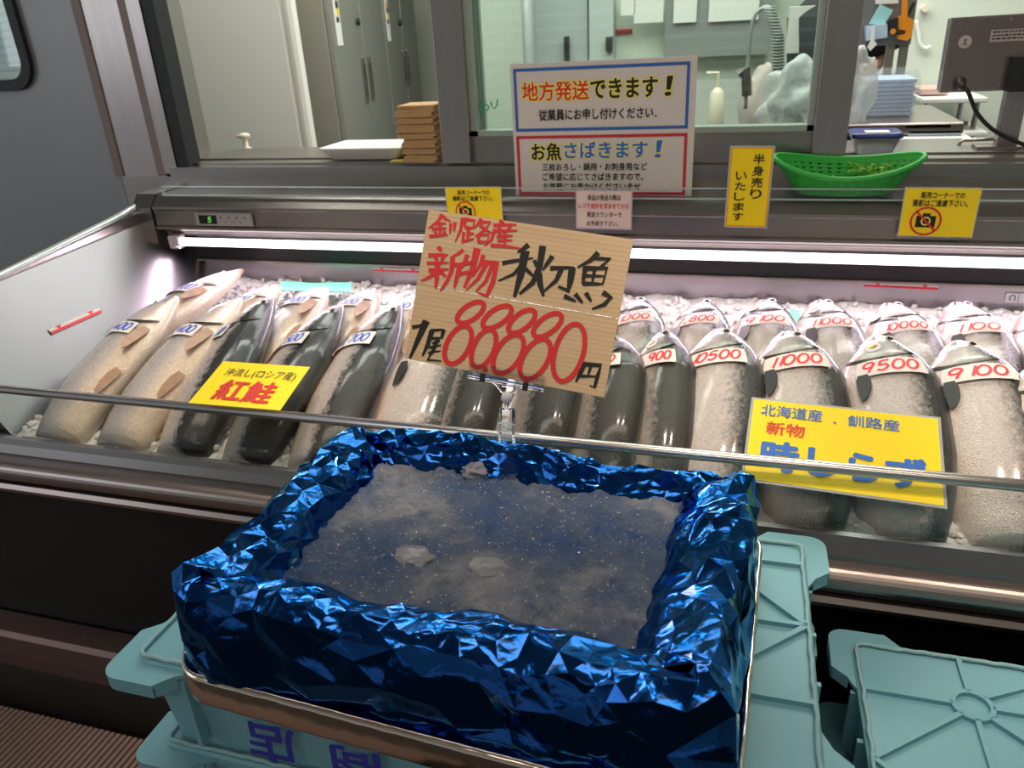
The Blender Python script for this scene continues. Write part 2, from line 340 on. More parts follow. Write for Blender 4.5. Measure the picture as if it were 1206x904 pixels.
def catmull(pts, sub=6):
    P = [Vector(p) for p in pts]
    if len(P) < 3: return P
    Q = [P[0]*2-P[1]]+P+[P[-1]*2-P[-2]]; out = []
    for i in range(1, len(Q)-2):
        for k in range(sub):
            t = k/sub; a, b, c, d = Q[i-1], Q[i], Q[i+1], Q[i+2]
            out.append(.5*((2*b)+(c-a)*t+(2*a-5*b+4*c-d)*t*t+(3*b-a-3*c+d)*t**3))
    out.append(P[-1]); return out

# ------------------------------------------------------------------ lettering
_tc = {}
def text2d(s, bold=0.0, vertical=False):
    key = (s, bold)
    if key in _tc: return _tc[key]
    cu = bpy.data.curves.new('t', 'FONT'); cu.body = s; cu.size = 1; cu.offset = bold; cu.resolution_u = 3
    o = bpy.data.objects.new('t', cu); C.objects.link(o)
    dg = bpy.context.evaluated_depsgraph_get(); dg.update()
    me = bpy.data.meshes.new_from_object(o.evaluated_get(dg))
    vs = np.array([v.co[:2] for v in me.vertices]); fs = [tuple(p.vertices) for p in me.polygons]
    bpy.data.objects.remove(o); bpy.data.curves.remove(cu); bpy.data.meshes.remove(me)
    _tc[key] = (vs, fs); return vs, fs
def put_text(s, fn, x0, x1, y0, y1, bold=0, base=None, slant=0, bm=None):
    """the string filling the box x0..x1, y0..y1 of the (x, y) -> point map fn; bold = stroke gain in ems"""
    vs, fs = text2d(s, 0); mn_, mx_ = vs.min(0), vs.max(0)
    bm = bm or bmesh.new(); sy = abs(y1-y0)/max(.5, mx_[1]-mn_[1])
    sh = [(0, 0)] + ([(bold*sy*math.cos(k*PI/4), bold*sy*math.sin(k*PI/4)) for k in range(8)] if bold > .005 else [])
    fx = fn(x0+.001, y0)-fn(x0, y0); fy = fn(x0, y0+.001)-fn(x0, y0); nz = fx.cross(fy); nz = nz.normalized() if nz.length else Vector()
    for q_, (dx, dy) in enumerate(sh):
        V = []
        for v in vs:
            u = (v-mn_)/(mx_-mn_); V.append(bm.verts.new(fn(x0+(x1-x0)*u[0]+slant*(u[1]-.5)+dx, y0+(y1-y0)*u[1]+dy)+nz*(q_*.00003)))
        for f in fs:
            try: bm.faces.new([V[i] for i in f])
            except ValueError: pass
    return bm
def ribbon(bm, pts, w, fn, taper=True, smooth=True):
    p = [Vector((a, b)) for a, b in pts]
    if smooth: p = catmull(p, 5)
    elif len(p) == 2: p = [p[0].lerp(p[1], k/4) for k in range(5)]
    n = len(p); L, R_ = [], []
    for i in range(n):
        t = (p[min(i+1, n-1)]-p[max(i-1, 0)]); t = t.normalized() if t.length else Vector((1, 0))
        nn = Vector((-t.y, t.x)); k = i/(n-1)
        ww = w*(1.08-.45*k if taper else 1)*.5
        if i == n-1 and taper: ww *= .6
        L.append(p[i]+nn*ww); R_.append(p[i]-nn*ww)
    A = [bm.verts.new(fn(*q)) for q in L]; B = [bm.verts.new(fn(*q)) for q in R_]
    for i in range(n-1): bm.faces.new((A[i], B[i], B[i+1], A[i+1]))
def ell(cx, cy, rx, ry, lean=0, n=24, a0=90, a1=450):
    out = []
    for k in range(n+1):
        a = math.radians(a0+(a1-a0)*k/n); out.append((cx+rx*math.cos(a)+lean*math.sin(a)*ry, cy+ry*math.sin(a)))
    return out
DIG = {'0': [ell(.3, .5, .26, .5, .18)], '1': [[(.42, 1), (.2, 0)]], '2': [[(.08, .78), (.32, 1), (.52, .8), (.05, .02), (.55, .04)]],
       '3': [[(.1, .9), (.4, 1), (.45, .7), (.25, .53), (.48, .35), (.3, 0), (.02, .1)]], '4': [[(.3, 1), (.02, .35), (.58, .38)], [(.48, .7), (.3, 0)]],
       '5': [[(.2, .98), (.12, .55), (.4, .6), (.48, .3), (.25, 0), (.0, .1)], [(.2, .98), (.58, 1)]],
       '7': [[(.08, .9), (.58, .98), (.2, 0)]], '8': [ell(.34, .76, .18, .22, .1), ell(.26, .26, .22, .26, .1)],
       '9': [ell(.3, .72, .24, .27, .15), [(.55, .8), (.3, 0)]], ',': [[(.1, .1), (.0, -.2)]], '6': [[(.45, 1), (.1, .4), (.2, .02), (.48, .2), (.3, .45), (.1, .3)]]}
def put_digits(s, fn, x0, x1, y0, y1, w, bm=None):
    bm = bm or bmesh.new(); n = sum(.35 if c in ',1' else .68 for c in s); cw = (x1-x0)/n; x = x0; h = y1-y0
    for c in s:
        k = .35 if c in ',1' else .68
        for st in DIG.get(c, []): ribbon(bm, [(x+a*cw, y0+b*h) for a, b in st], w, fn, taper=False)
        x += cw*k
    return bm
class Plane:
    """a flat sign: frame from its four corners (top left, top right, bottom right, bottom left)"""
    def __init__(s, q):
        a, b, c, d = [Vector(p) for p in q]
        s.ex = ((b-a)+(c-d)).normalized(); ey = ((a-d)+(b-c)); s.ey = (ey-s.ex*ey.dot(s.ex)).normalized(); s.n = s.ex.cross(s.ey)
        s.w = ((b-a).length+(c-d).length)/2; s.h = ((a-d).length+(b-c).length)/2
        s.c = (a+b+c+d)/4; s.o = s.c-s.ex*s.w/2-s.ey*s.h/2
    def at(s, x, y, z=0): return s.o+s.ex*x+s.ey*y+s.n*z
    def fn(s, z): return lambda x, y: s.at(x, y, z)
    def uvn(s, u, v, z=0): return s.at(u*s.w, v*s.h, z)
    def slab(s, x0, x1, y0, y1, z0, z1, bm=None): return prism_poly([s.at(x0, y0, z0), s.at(x1, y0, z0), s.at(x1, y1, z0), s.at(x0, y1, z0)], s.n, z1-z0, bm)
    def frame(s, x0, x1, y0, y1, t, z0, z1):
        bm = s.slab(x0, x1, y0, y0+t, z0, z1); s.slab(x0, x1, y1-t, y1, z0, z1, bm); s.slab(x0, x0+t, y0+t, y1-t, z0, z1, bm); s.slab(x1-t, x1, y0+t, y1-t, z0, z1, bm); return bm
    def px(s, zoom):   # photo pixel of a zoomed crop -> point of this plane
        x0, y0, k = zoom; nn = np.array(s.n)
        return lambda x, y: onP(x0+x/k, y0+y/k, s.c+s.n*s.lift, nn)
    lift = .0006

exec_parts = True
# ================================================================== THE SETTING
WY = 1.80            # front of the back wall
XL, XR = -1.55, 1.75
struct('floor', box(-5, 3, -3.2, 6.2, -.30, -.16), 'floor')
bm = bmesh.new(); x = -2.7
while x < -.60:
    bx(bm, x, x+.0105, -.2, 1.00, -.012, 0); x += .0165
bx(bm, -2.7, -.60, -.2, 1.0, -.05, -.03)
gm = struct('floor_grating', bm, 'slat'); gm.name = 'trim_5'
struct('ceiling', box(-5, 3, -3.2, 1.8, 3.15, 3.25), 'ceiling')
bm = bmesh.new(); z = .4
while z < 3.0:
    bx(bm, -5, 3, -3.06, -3.03, z, z+.075); z += .10
struct('wall_front', bm, 'greenwall')
# back wall pieces
def px_at(x, y, Y): return onY(x, y, Y)
fl = -2.75
xs_p0 = px_at(143, 207, WY).x; xs_p1 = px_at(197, 207, WY).x
XG0, XG1 = px_at(208, 190, WY).x, px_at(222, 190, WY).x
ZS = 1.205           # sill top
win0 = px_at(28, 40, WY)
bm = bmesh.new()     # grey door leaf with rounded window opening
def rounded(x0, x1, z0, z1, r, n=6):
    out = []
    for cx, cz, a in ((x1-r, z1-r, 0), (x0+r, z1-r, 90), (x0+r, z0+r, 180), (x1-r, z0+r, 270)):
        for k in range(n+1):
            t = math.radians(a+90*k/n); out.append((cx+r*math.cos(t), cz+r*math.sin(t)))
    return out
wx0, wx1, wz0, wz1 = -2.62, px_at(24, 60, WY).x, px_at(10, 94, WY).z, 1.95
def ringed(out, inn, y, bm):
    A = [bm.verts.new((x, y, z)) for x, z in out]; B = [bm.verts.new((x, y, z)) for x, z in inn]; n = len(A)
    for i in range(n): bm.faces.new((A[i], A[(i+1) % n], B[(i+1) % n], B[i]))
    return A, B
R0 = rounded(wx0, wx1, wz0, wz1, .05)
R1 = rounded(fl-.3, xs_p0-.006, .0, 2.6, .001)
A, B = ringed(R1, R0, WY+.005, bm)
A2, B2 = ringed(R1, R0, WY+.045, bm)
for i in range(len(B)): bm.faces.new((B[i], B[(i+1) % len(B)], B2[(i+1) % len(B)], B2[i]))
dl = thing('grey_door', 'grey painted metal door leaf with a rounded window, far left of the fish case', 'door', (-2.4, WY, 0)); dl.name = 'door_1'; dl['kind'] = 'structure'
obj('door_leaf', bm, 'grey', dl)
bm = bmesh.new(); Ro = rounded(wx0-.028, wx1+.028, wz0-.028, wz1+.028, .075); Ri = rounded(wx0, wx1, wz0, wz1, .05)
A, B = ringed(Ro, Ri, WY-.010, bm); A2, B2 = ringed(Ro, Ri, WY+.004, bm)
for X, X2 in ((A, A2), (B, B2)):
    for i in range(len(X)): bm.faces.new((X[i], X[(i+1) % len(X)], X2[(i+1) % len(X)], X2[i]))
obj('window_gasket', bm, 'blackrub', dl)
obj('window_pane', box(wx0, wx1, WY+.02, WY+.026, wz0, wz1), 'winglass', dl)
bm = bmesh.new(); z = wz0-.02
while z < wz1+.02:
    prism_x([(WY+.10, z), (WY+.105, z), (WY+.135, z+.016), (WY+.13, z+.016)], wx0-.05, wx1+.12, bm); z += .021
bl = struct('window_blind', bm, mat('blind_slats', (.74, .82, .92), .5)); bl.name = 'window_2'
# pilaster
bm = box(xs_p0, xs_p1, WY, WY+.06, 1.181, 3.0); struct('pilaster', bm, 'steelv').name = 'trim_1'
def strip_v(pxa, pxb, ya, name):
    a, b = px_at(pxa, ya, WY).x, px_at(pxb, ya, WY).x
    o = struct(name, box(a, b, WY-.004, WY, 1.183, 3.0), 'tape'); return o
strip_v(137, 146, 205, 'trim_2'); strip_v(187, 196, 205, 'trim_3')
struct('trim_4', box(xs_p1, XG0, WY-.006, WY+.05, 1.19, 3.0), 'steelv')
struct('trim_6', box(XG0, XG1, WY-.002, WY+.05, 1.205, 3.0), 'blackrub')
# jamb of the left opening, sill ledge, fascia, mullions, lower panel
struct('trim_7', prism_poly([(XG1, WY, 1.205), (XG1, WY, 3.0), (px_at(250, 188, WY+.17).x, WY+.17, 3.0), (px_at(250, 188, WY+.17).x, WY+.17, 1.205)], (-1, 1, 0), .02), 'steelv')
bm = bmesh.new(); prism_x([(WY-.012, 1.181), (WY-.012, 1.207), (WY+.02, 1.207), (WY+.02, 1.213), (WY+.06, 1.213), (WY+.06, 1.205), (WY+.10, 1.205), (WY+.10, 1.213), (WY+.30, 1.213), (WY+.30, 1.181)], XG0-.02, XR, bm)
struct('trim_8', bm, 'steel')
struct('wall_back', box(xs_p0, XR, WY, WY+.06, .0, 1.181), 'steel')
m0, m1 = px_at(523, 188, WY).x, px_at(556, 188, WY).x
n0, n1 = px_at(957, 160, WY).x, px_at(996, 172, WY).x
struct('trim_9', box(m0, m1, WY-.01, WY+.08, 1.213, 3.0, bev=.003), 'steelv')
struct('trim_10', box(n0, n1, WY-.01, WY+.08, 1.213, 3.0, bev=.003), 'steelv')
zg = px_at(760, 158, WY).z
struct('wall_back_panel', box(m1, n0, WY+.01, WY+.05, 1.213, zg), 'steel').name = 'trim_11'
wn = thing('window_1', 'glazed middle window of the workroom', 'window', ((m1+n0)/2, WY+.03, zg)); wn['kind'] = 'structure'
obj('pane', box(m1+.01, n0-.01, WY+.028, WY+.034, zg, 3.0), 'winglass', wn)
bm = box(m1, m1+.016, WY+.01, WY+.05, zg, 3.0); bx(bm, n0-.012, n0, WY+.01, WY+.05, zg, 3.0); bx(bm, m1, n0, WY+.01, WY+.05, zg, zg+.012); bx(bm, m1+.02, m1+.028, WY+.036, WY+.05, zg, 3.0)
obj('window_frame', bm, mat('grey_green_frame', (.34, .39, .35), .4, .3), wn)
bm = bmesh.new()
gp = lambda x, y: onY(x, y, WY+.0275)
fnp = lambda x, y: gp(540+x/2.741, y/2.741)
for st in ([(62, 345), (78, 330), (80, 358), (66, 360), (62, 345)], [(85, 335), (98, 345), (88, 360)], [(105, 328), (108, 345)], [(125, 320), (124, 340), (112, 352)]): ribbon(bm, st, 5, fnp, taper=False)
obj('marker_writing', bm, 'greenink', wn)

# ---- workroom
struct('wall_left', box(-4.6, -4.5, 1.86, 6.0, 0, 3.0), 'whitewall')
struct('wall_far', box(-4.6, 3, 5.7, 5.8, -.2, 3.0), 'greenwall')
struct('wall_right', box(2.6, 2.7, -3.2, 6, -.2, 3.0), 'greenwall')
struct('ceiling_workroom', box(-4.6, 3, 1.87, 5.8, 3.0, 3.1), 'whitewall').name = 'ceiling.001'
# cold store panel wall on the left
c0, c1 = px_at(205, 0, 2.75), px_at(369, 178, 2.75)
bm = box(-3.6, px_at(355, 178, 2.75).x, 2.75, 2.80, .0, 2.9)
bx(bm, px_at(357, 178, 2.75).x, c1.x, 2.755, 2.80, .0, 2.9, bev=.02)
struct('wall_partition', bm, 'whitewall')

def rotz(p, c, a): return Vector((c[0]+(p[0]-c[0])*math.cos(a)-(p[1]-c[1])*math.sin(a), c[1]+(p[0]-c[0])*math.sin(a)+(p[1]-c[1])*math.cos(a), p[2]))
def spin(bm, c, a):
    for v in bm.verts: v.co = rotz(v.co, c, a)
    return bm
# two tall steel fridges: local frame: front face plane x = fx, running along +y, then rotated about the near corner
fc = px_at(403, 150, 3.0); fA = .24
def fridge(y0, label):
    X, Y = fc.x, fc.y
    t = thing('steel_fridge', label, 'fridge', rotz((X-.3, Y+y0+.4, 0), (X, Y), fA), 'steel fridges in the workroom')
    W = 1.08
    obj('cabinet', spin(box(X-.75, X-.012, Y+y0, Y+y0+W-.008, .0, 1.72, bev=.004), (X, Y), fA), 'fridgeside', t)
    obj('top_panel', spin(box(X-.75, X, Y+y0, Y+y0+W-.008, 1.73, 1.95), (X, Y), fA), 'fridge', t)
    for k in (0, 1):
        a, b = Y+y0+.01+k*(W/2-.004), Y+y0+(k+1)*W/2-.012
        d = obj('door', spin(box(X-.012, X+.012, a, b, .12, 1.715, bev=.004), (X, Y), fA), 'fridge', t)
        yy = b-.055 if k == 0 else a+.055
        hb = box(X+.012, X+.020, yy-.022, yy+.022, 1.22, 1.42, bev=.003)
        obj('handle_plate', spin(hb, (X, Y), fA), 'steelv', d)
        obj('handle_recess', spin(box(X+.020, X+.0215, yy-.010, yy+.010, 1.25, 1.39), (X, Y), fA), 'blackrub', d)
        if k == 0:
            lk = bmesh.new(); q = rotz((X+.013, b-.07, 1.565), (X, Y), fA)
            tube(lk, [q, q+Vector((math.cos(fA), math.sin(fA), 0))*.012], .016, 14); obj('lock', lk, 'blackrub', d)
            nb = obj('notice_strip', spin(box(X+.0125, X+.014, a+.05, a+.14, 1.475, 1.675), (X, Y), fA), 'paper', d)
            obj('notice_patch', spin(box(X+.014, X+.0148, a+.08, a+.13, 1.64, 1.665), (X, Y), fA), 'orange', nb)
            obj('notice_patch', spin(box(X+.014, X+.0148, a+.09, a+.13, 1.585, 1.61), (X, Y), fA), 'yellow', nb)
            obj('notice_patch', spin(box(X+.014, X+.0148, a+.085, a+.13, 1.612, 1.638), (X, Y), fA), 'blackrub', nb)
            obj('notice_patch', spin(box(X+.014, X+.0148, a+.075, a+.12, 1.56, 1.58), (X, Y), fA), 'blackrub', nb)
    return t
fridge(0, 'nearer steel fridge with two doors behind the open hatch')
fridge(1.09, 'farther steel fridge beside the window post, half hidden')

# seen through the middle window
def slab_y(p, q, Y, th, m, name, label, cat, group=None):
    a, b = onY(*p, Y), onY(*q, Y)
    o = obj(name, box(min(a.x, b.x), max(a.x, b.x), Y, Y+th, min(a.z, b.z), max(a.z, b.z), bev=min(.004, th*.3)), m); tag(o, label, cat, group); return o
YB = 4.0
bm = box(px_at(560, 0, 4.4).x, 1.2, 4.4, 4.5, 0, 3.0); struct('wall_middle', bm, 'greenwall')
a, b = px_at(617, 30, 4.2), px_at(626, 40, 4.2)
tag(obj('wall_pole', tube(bmesh.new(), [((a.x+b.x)/2, 4.2, 0), ((a.x+b.x)/2, 4.2, 2.99)], .028, 12), mat('bright_pole', (.72, .75, .78), .3, .4), smooth=True), 'bright upright pole behind the middle window', 'pole')
t = thing('metal_door', 'grey sliding door on the workroom wall behind the middle window', 'door', px_at(660, 120, 4.3))
a, b = px_at(632, 60, 4.33), px_at(692, 60, 4.33)
obj('door_leaf', box(a.x, b.x, 4.33, 4.39, 0, 2.6), mat('door_grey', (.38, .42, .42), .5), t)
a = px_at(668, 55, 4.32); obj('door_handle', box(a.x-.012, a.x+.012, 4.29, 4.33, a.z-.07, a.z+.05, bev=.005), 'blackrub', t)
t = thing('wall_cabinet', 'grey cabinet with a latch beside the sliding door, behind the window', 'cabinet', px_at(705, 60, 4.3))
a, b = px_at(694, 60, 4.3), px_at(722, 60, 4.3)
obj('cabinet_body', box(a.x, b.x, 4.3, 4.4, .3, 2.6), mat('cab_grey', (.46, .50, .48), .5), t)
a = px_at(718, 53, 4.28); obj('latch', box(a.x-.02, a.x+.015, 4.27, 4.3, a.z-.03, a.z+.04, bev=.004), 'dark', t)
slab_y((724, 35), (744, 39), 4.38, .012, 'redborder', 'wall_label', 'small red label on the pale wall behind the window', 'label')
bm = box(px_at(782, 60, 4.3).x, px_at(905, 60, 4.3).x, 4.3, 4.36, px_at(800, 68, 4.3).z, 2.8); tag(obj('steel_splashback', bm, mat('grey_splash', (.30, .31, .30), .4, .4)), 'grey steel panel on the wall behind the middle window', 'panel')
papers = [((731, -12), (748, 18), 'white paper sheet on the wall, leftmost behind the window'), ((747, -12), (781, 26), 'white paper notice hanging beside the small one behind the window'), ((794, -10), (820, 26), 'small square white notice on the grey panel behind the window'), ((836, -12), (893, 23), 'wide white notice on the grey panel left of the spray hose')]
for p, q, l in papers:
    o = slab_y(p, q, 4.28, .004, 'paper', 'paper_notice', l, 'notice', 'paper notices behind the window')
slab_y((930, 8), (955, 62), 3.2, .004, 'paper', 'paper_notice', 'tall white notice right of the spray hose behind the window', 'notice', 'paper notices behind the window')
t = thing('spray_hose', 'coiled rinse spray hose hanging over the sink behind the window', 'hose', px_at(880, 80, 3.3))
pts = [px_at(x, y, 3.3) for x, y in ((878, 128), (880, 85), (884, 40), (890, 17), (903, 8), (913, 16), (910, 22))]
obj('riser', tube(bmesh.new(), catmull(pts, 6), .007, 8), 'hose', t, smooth=True)
bm = bmesh.new(); c = px_at(903, 8, 3.28); d = px_at(914, 80, 3.28); pp = []
for k in range(260):
    u = k/259; q = px_at(905+11*min(1, u*2.2), 8+75*u, 3.27); pp.append(q+Vector((math.cos(k*.5)*.020, math.sin(k*.5)*.020, 0)))
obj('coil', tube(bm, pp, .0038, 6), 'hose', t, smooth=True)
a = px_at(879, 80, 3.3); obj('spray_valve', tube(bmesh.new(), [a+Vector((-.03, 0, -.02)), a, a+Vector((.01, 0, -.10))], .02, 8), 'steelv', t)
a, b = px_at(780, 66, 3.9), px_at(960, 150, 3.9)
t = thing('wash_sink', 'steel wash sink counter with pale front behind the window', 'sink', ((a.x+b.x)/2, 3.9, 0))
obj('counter', box(a.x, b.x, 3.55, 4.25, .82, .93, bev=.01), 'steelv', t); obj('splash_panel', box(a.x, b.x, 4.18, 4.25, .93, 1.22), mat('pale_steel', (.55, .57, .53), .4, .3), t); obj('front_panel', box(a.x, b.x, 3.6, 3.62, 0, .82), 'greenwall', t)
def bag(name, label, cat, px_, Y, r, m, sq, amp=.25, seed=1, sub=4):
    bm = bmesh.new(); blob(bm, px_at(*px_, Y), r, sub, amp, seed, sq); return tag(obj(name, bm, m, smooth=True), label, cat)
bag('soap_bottle_bag', 'pinkish sack of powder standing by the sink behind the window', 'sack', (895, 128), 3.72, .105, mat('pink_sack', (.55, .45, .42), .6), (.8, .5, 1.75), .12, 2)
bag('plastic_bag', 'clear plastic bag hanging low at the right end of the window', 'bag', (935, 120), 2.7, .10, 'wrap', (1, .5, 1.1), .3, 4)
t = thing('pump_dispenser', 'cream pump dispenser by the sink behind the window, left of the hose', 'dispenser', px_at(843, 140, 3.7))
a = px_at(843, 140, 3.7); bm = bmesh.new(); lathe(bm, a, [(.03, .931-a.z), (.034, .02), (.03, .11), (.012, .13)]); obj('bottle', bm, 'cream', t, smooth=True)
bm = bmesh.new(); tube(bm, [a+Vector((0, 0, .13)), a+Vector((0, 0, .19)), a+Vector((-.05, 0, .19))], .008, 8); obj('pump', bm, 'cream', t)

# ================================================================== THE DISPLAY CASE
case = thing('display_case', 'long stainless refrigerated fish display case with glass front and lit hood', 'display case', (0, 1.0, 0))
# base
obj('base_panel', box(XL-.8, XR, 1.105, 1.78, .02, .72), 'black', case, label='black base panel')
# bin: floor + sloping ends
bm = prism_x([(1.018, .74), (1.79, .80), (1.79, .82), (1.018, .76)], XL+.02, XR); obj('bin_floor', bm, 'binsteel', case)
obj('bin_back', box(XL+.02, XR, 1.785, 1.798, .80, .99), mat('bin_back_steel', (.42, .39, .42), .36, 1), case)
bm = prism_poly([(XL+.015, 1.02, 1.05), (XL+.015, 1.795, 1.085), (XL+.205, 1.795, .795), (XL+.205, 1.02, .76)], (-1, 0, -.3), .012)
obj('bin_end', bm, 'binsteel', case)
# end panel with glass rim
bm = prism_poly([(XL-.012, 1.0, .72), (XL-.012, 1.0, 1.03), (XL-.012, 1.25, 1.065), (XL-.012, 1.62, 1.10), (XL-.012, 1.79, 1.115), (XL-.012, 1.79, .72)], (1, 0, 0), .02); obj('end_panel', bm, 'steel', case)
bm = bmesh.new(); tube(bm, [(XL, 1.0, 1.032), (XL, 1.25, 1.067), (XL, 1.60, 1.107), (XL, 1.70, 1.123), (XL+.05, 1.76, 1.15)], .009, 8); obj('end_glass_edge', bm, 'glassedge', case, smooth=True, label='pale glass edge along the end panel')
# hood
prof = [(1.797, 1.150), (1.712, 1.150), (1.682, 1.124), (1.682, 1.118), (1.686, 1.114), (1.686, 1.076), (1.680, 1.072), (1.680, 1.066), (1.690, 1.060), (1.712, 1.052), (1.722, 1.040), (1.735, 1.036), (1.797, 1.036)]
obj('hood', prism_x(prof, XL+.06, XR), 'steel', case)
obj('hood_end_cap', prism_x([(1.797, 1.152), (1.712, 1.152), (1.680, 1.12), (1.680, 1.03), (1.70, 1.0), (1.797, .97)], XL-.004, XL+.056), 'steel', case)
obj('gap_shade_strip', prism_x([(1.745, 1.034), (1.797, 1.034), (1.797, .955), (1.775, .961), (1.772, 1.0), (1.745, 1.01)], XL+.03, XR), 'black', case)  # black strip put in as the shade of the gap under the hood
obj('gap_lip', prism_x([(1.768, .961), (1.797, .961), (1.797, .953), (1.768, .956)], XL+.03, XR), 'steel', case)
l0, l1 = XL+.10, -.48
lamp_y, lamp_z = 1.702, 1.0275
for a, b, lb in ((l0, px_at(515, 290, 1.7).x, 0), (px_at(733, 296, 1.7).x, XR, 1)):
    lt = obj('lamp_tube', tube(bmesh.new(), [(a, lamp_y, lamp_z), (b, lamp_y, lamp_z)], .0105, 14), 'lamp', case, smooth=True)
    for e in (a, b):
        obj('lamp_holder', box(e-.022, e+.012, lamp_y-.013, lamp_y+.02, lamp_z-.018, lamp_z+.018, bev=.005), mat('lamp_holder', (.62, .55, .55), .35), lt)
# temperature display
pl = Plane([onY(231, 251, 1.6795), onY(297, 252, 1.6795), onY(297, 266, 1.6795), onY(231, 265, 1.6795)])
td = obj('temperature_display', pl.slab(0, pl.w, 0, pl.h, -.004, .002), mat('display_plate', (.30, .28, .27), .45), case)
obj('display_screen', pl.slab(pl.w*.06, pl.w*.38, pl.h*.15, pl.h*.85, .002, .0026), 'black', td)
obj('display_digits', put_digits('5', pl.fn(.003), pl.w*.22, pl.w*.30, pl.h*.3, pl.h*.7, .0022), 'digit', td)
bm = bmesh.new()
for k in range(7): pl.slab(pl.w*(.45+.07*k), pl.w*(.47+.07*k), pl.h*(.25 if k % 2 else .6), pl.h*(.33 if k % 2 else .75), .002, .0024, bm)
obj('display_buttons', bm, 'blackrub', td)
# low glass guard on the hood
gg = obj('top_glass_guard', box(px_at(193, 230, 1.70).x, XR, 1.698, 1.704, 1.152, 1.1715), 'glass', case)
bm = box(px_at(193, 230, 1.70).x, XR, 1.6975, 1.7045, 1.1715, 1.1735); bx(bm, px_at(193, 230, 1.70).x-.002, px_at(193, 230, 1.70).x, 1.6975, 1.7045, 1.15, 1.1735); bx(bm, px_at(193, 230, 1.70).x, XR, 1.6975, 1.7045, 1.1495, 1.1522)
obj('guard_edge', bm, 'glassedge', gg)
# front: rail, glass, channel, bumper, lip
obj('front_glass', box(XL, XR, .9985, 1.0035, .800, .921), 'glass', case)
obj('hand_rail', tube(bmesh.new(), [(XL, 1.001, .925), (XR, 1.001, .925)], .0085, 16), 'railsteel', case, smooth=True)
prof = [(.985, .772), (.985, .790), (.992, .806), (.996, .818), (1.0065, .818), (1.0065, .806), (1.016, .802), (1.016, .74), (.985, .74)]
obj('glass_channel', prism_x(prof, XL, XR), mat('channel_steel', (.23, .22, .22), .3, .9), case)
bm = bmesh.new(); pr = [(1.05, .776)] + [(.978+.0-.018*math.sin(math.radians(a)), .755+.021*math.cos(math.radians(a))) for a in range(0, 181, 15)] + [(1.05, .734)]
obj('bumper_rail', prism_x(pr, XL, XR, bm), 'bump', case, smooth=False)
prof = [(.985, .732), (.966, .730), (.961, .722), (.963, .714), (.972, .709), (1.06, .706), (1.06, .732)]
obj('bumper_lip', prism_x(prof, XL, XR), 'bump', case)
tag(obj('kick_rail', prism_x([(1.03, .16), (1.03, .215), (1.04, .225), (1.10, .225), (1.10, .10), (1.045, .10), (1.045, .16)], XL-1.2, XR), 'brown'), 'brown metal kick rail running along the foot of the case', 'rail')
struct('wall_kick', box(XL-1.2, XR, 1.12, 1.14, -.16, .15), 'floor').name = 'baseboard_front'
tag(obj('blue_tag', box(onY(18, 767, 1.115).x, onY(40, 780, 1.115).x, 1.112, 1.12, onY(30, 782, 1.115).z, onY(30, 768, 1.115).z), mat('blue_tag', (.10, .17, .32), .5)), 'small blue tag under the kick rail at lower left', 'tag')
# load line stickers
def loadline(q, Y, label, horiz=True, plane=None):
    pl = Plane([onY(*p, Y) for p in q]) if plane is None else Plane([onP(*p, *plane) for p in q])
    t = obj('load_line_sticker', pl.slab(0, pl.w, 0, pl.h, 0, .0012), 'paper', origin=pl.c); tag(t, label, 'sticker', 'load line stickers inside the case')
    obj('red_band', pl.slab(0, pl.w, 0, pl.h*.5, .0012, .0018), 'redtag', t)
    bm = bmesh.new()
    for u in (.18, .82): prism_poly([pl.at(pl.w*u-pl.h*.6, pl.h, .0012), pl.at(pl.w*u+pl.h*.6, pl.h, .0012), pl.at(pl.w*u, pl.h*.4, .0012)], pl.n, .001, bm)
    obj('arrow_mark', bm, 'redtag', t)
loadline(((1018, 332), (1105, 336), (1105, 341), (1018, 337)), 1.7835, 'red load line sticker on the back steel at right, above the ice')
loadline(((440, 315), (497, 317), (497, 321), (440, 319)), 1.7835, 'red load line sticker on the back steel just left of the wooden sign')
be_n = np.array(Vector((.25, 0, .12)).cross(Vector((0, 1, 0))).normalized()); e1 = Vector((.19, 0, -.29)); e2 = Vector((0, .775, .035)); bn = e1.cross(e2).normalized(); bn = bn if bn.x > 0 else -bn
p0 = Vector((XL+.015, 1.795, 1.085))+bn*.002
loadline(((58, 388), (117, 362), (119, 368), (60, 394)), 0, 'red and white load line sticker on the sloping left end of the case', plane=(p0, np.array(bn)))
pl = Plane([onY(1184, 345, 1.783), onY(1230, 346, 1.783), onY(1230, 357, 1.783), onY(1184, 356, 1.783)])
o = obj('case_label', pl.slab(0, pl.w, 0, pl.h, 0, .0012), 'paper', origin=pl.c); tag(o, 'small white printed label on the back steel at the right edge', 'label')
bm = bmesh.new(); ribbon(bm, ell(pl.w*.18, pl.h*.5, pl.h*.25, pl.h*.3, 0, 12, -50, 230), .0022, pl.fn(.0016), False); pl.slab(pl.w*.33, pl.w*.345, .001, pl.h*.9, .0012, .0016, bm); obj('label_print', bm, 'navyink', o)

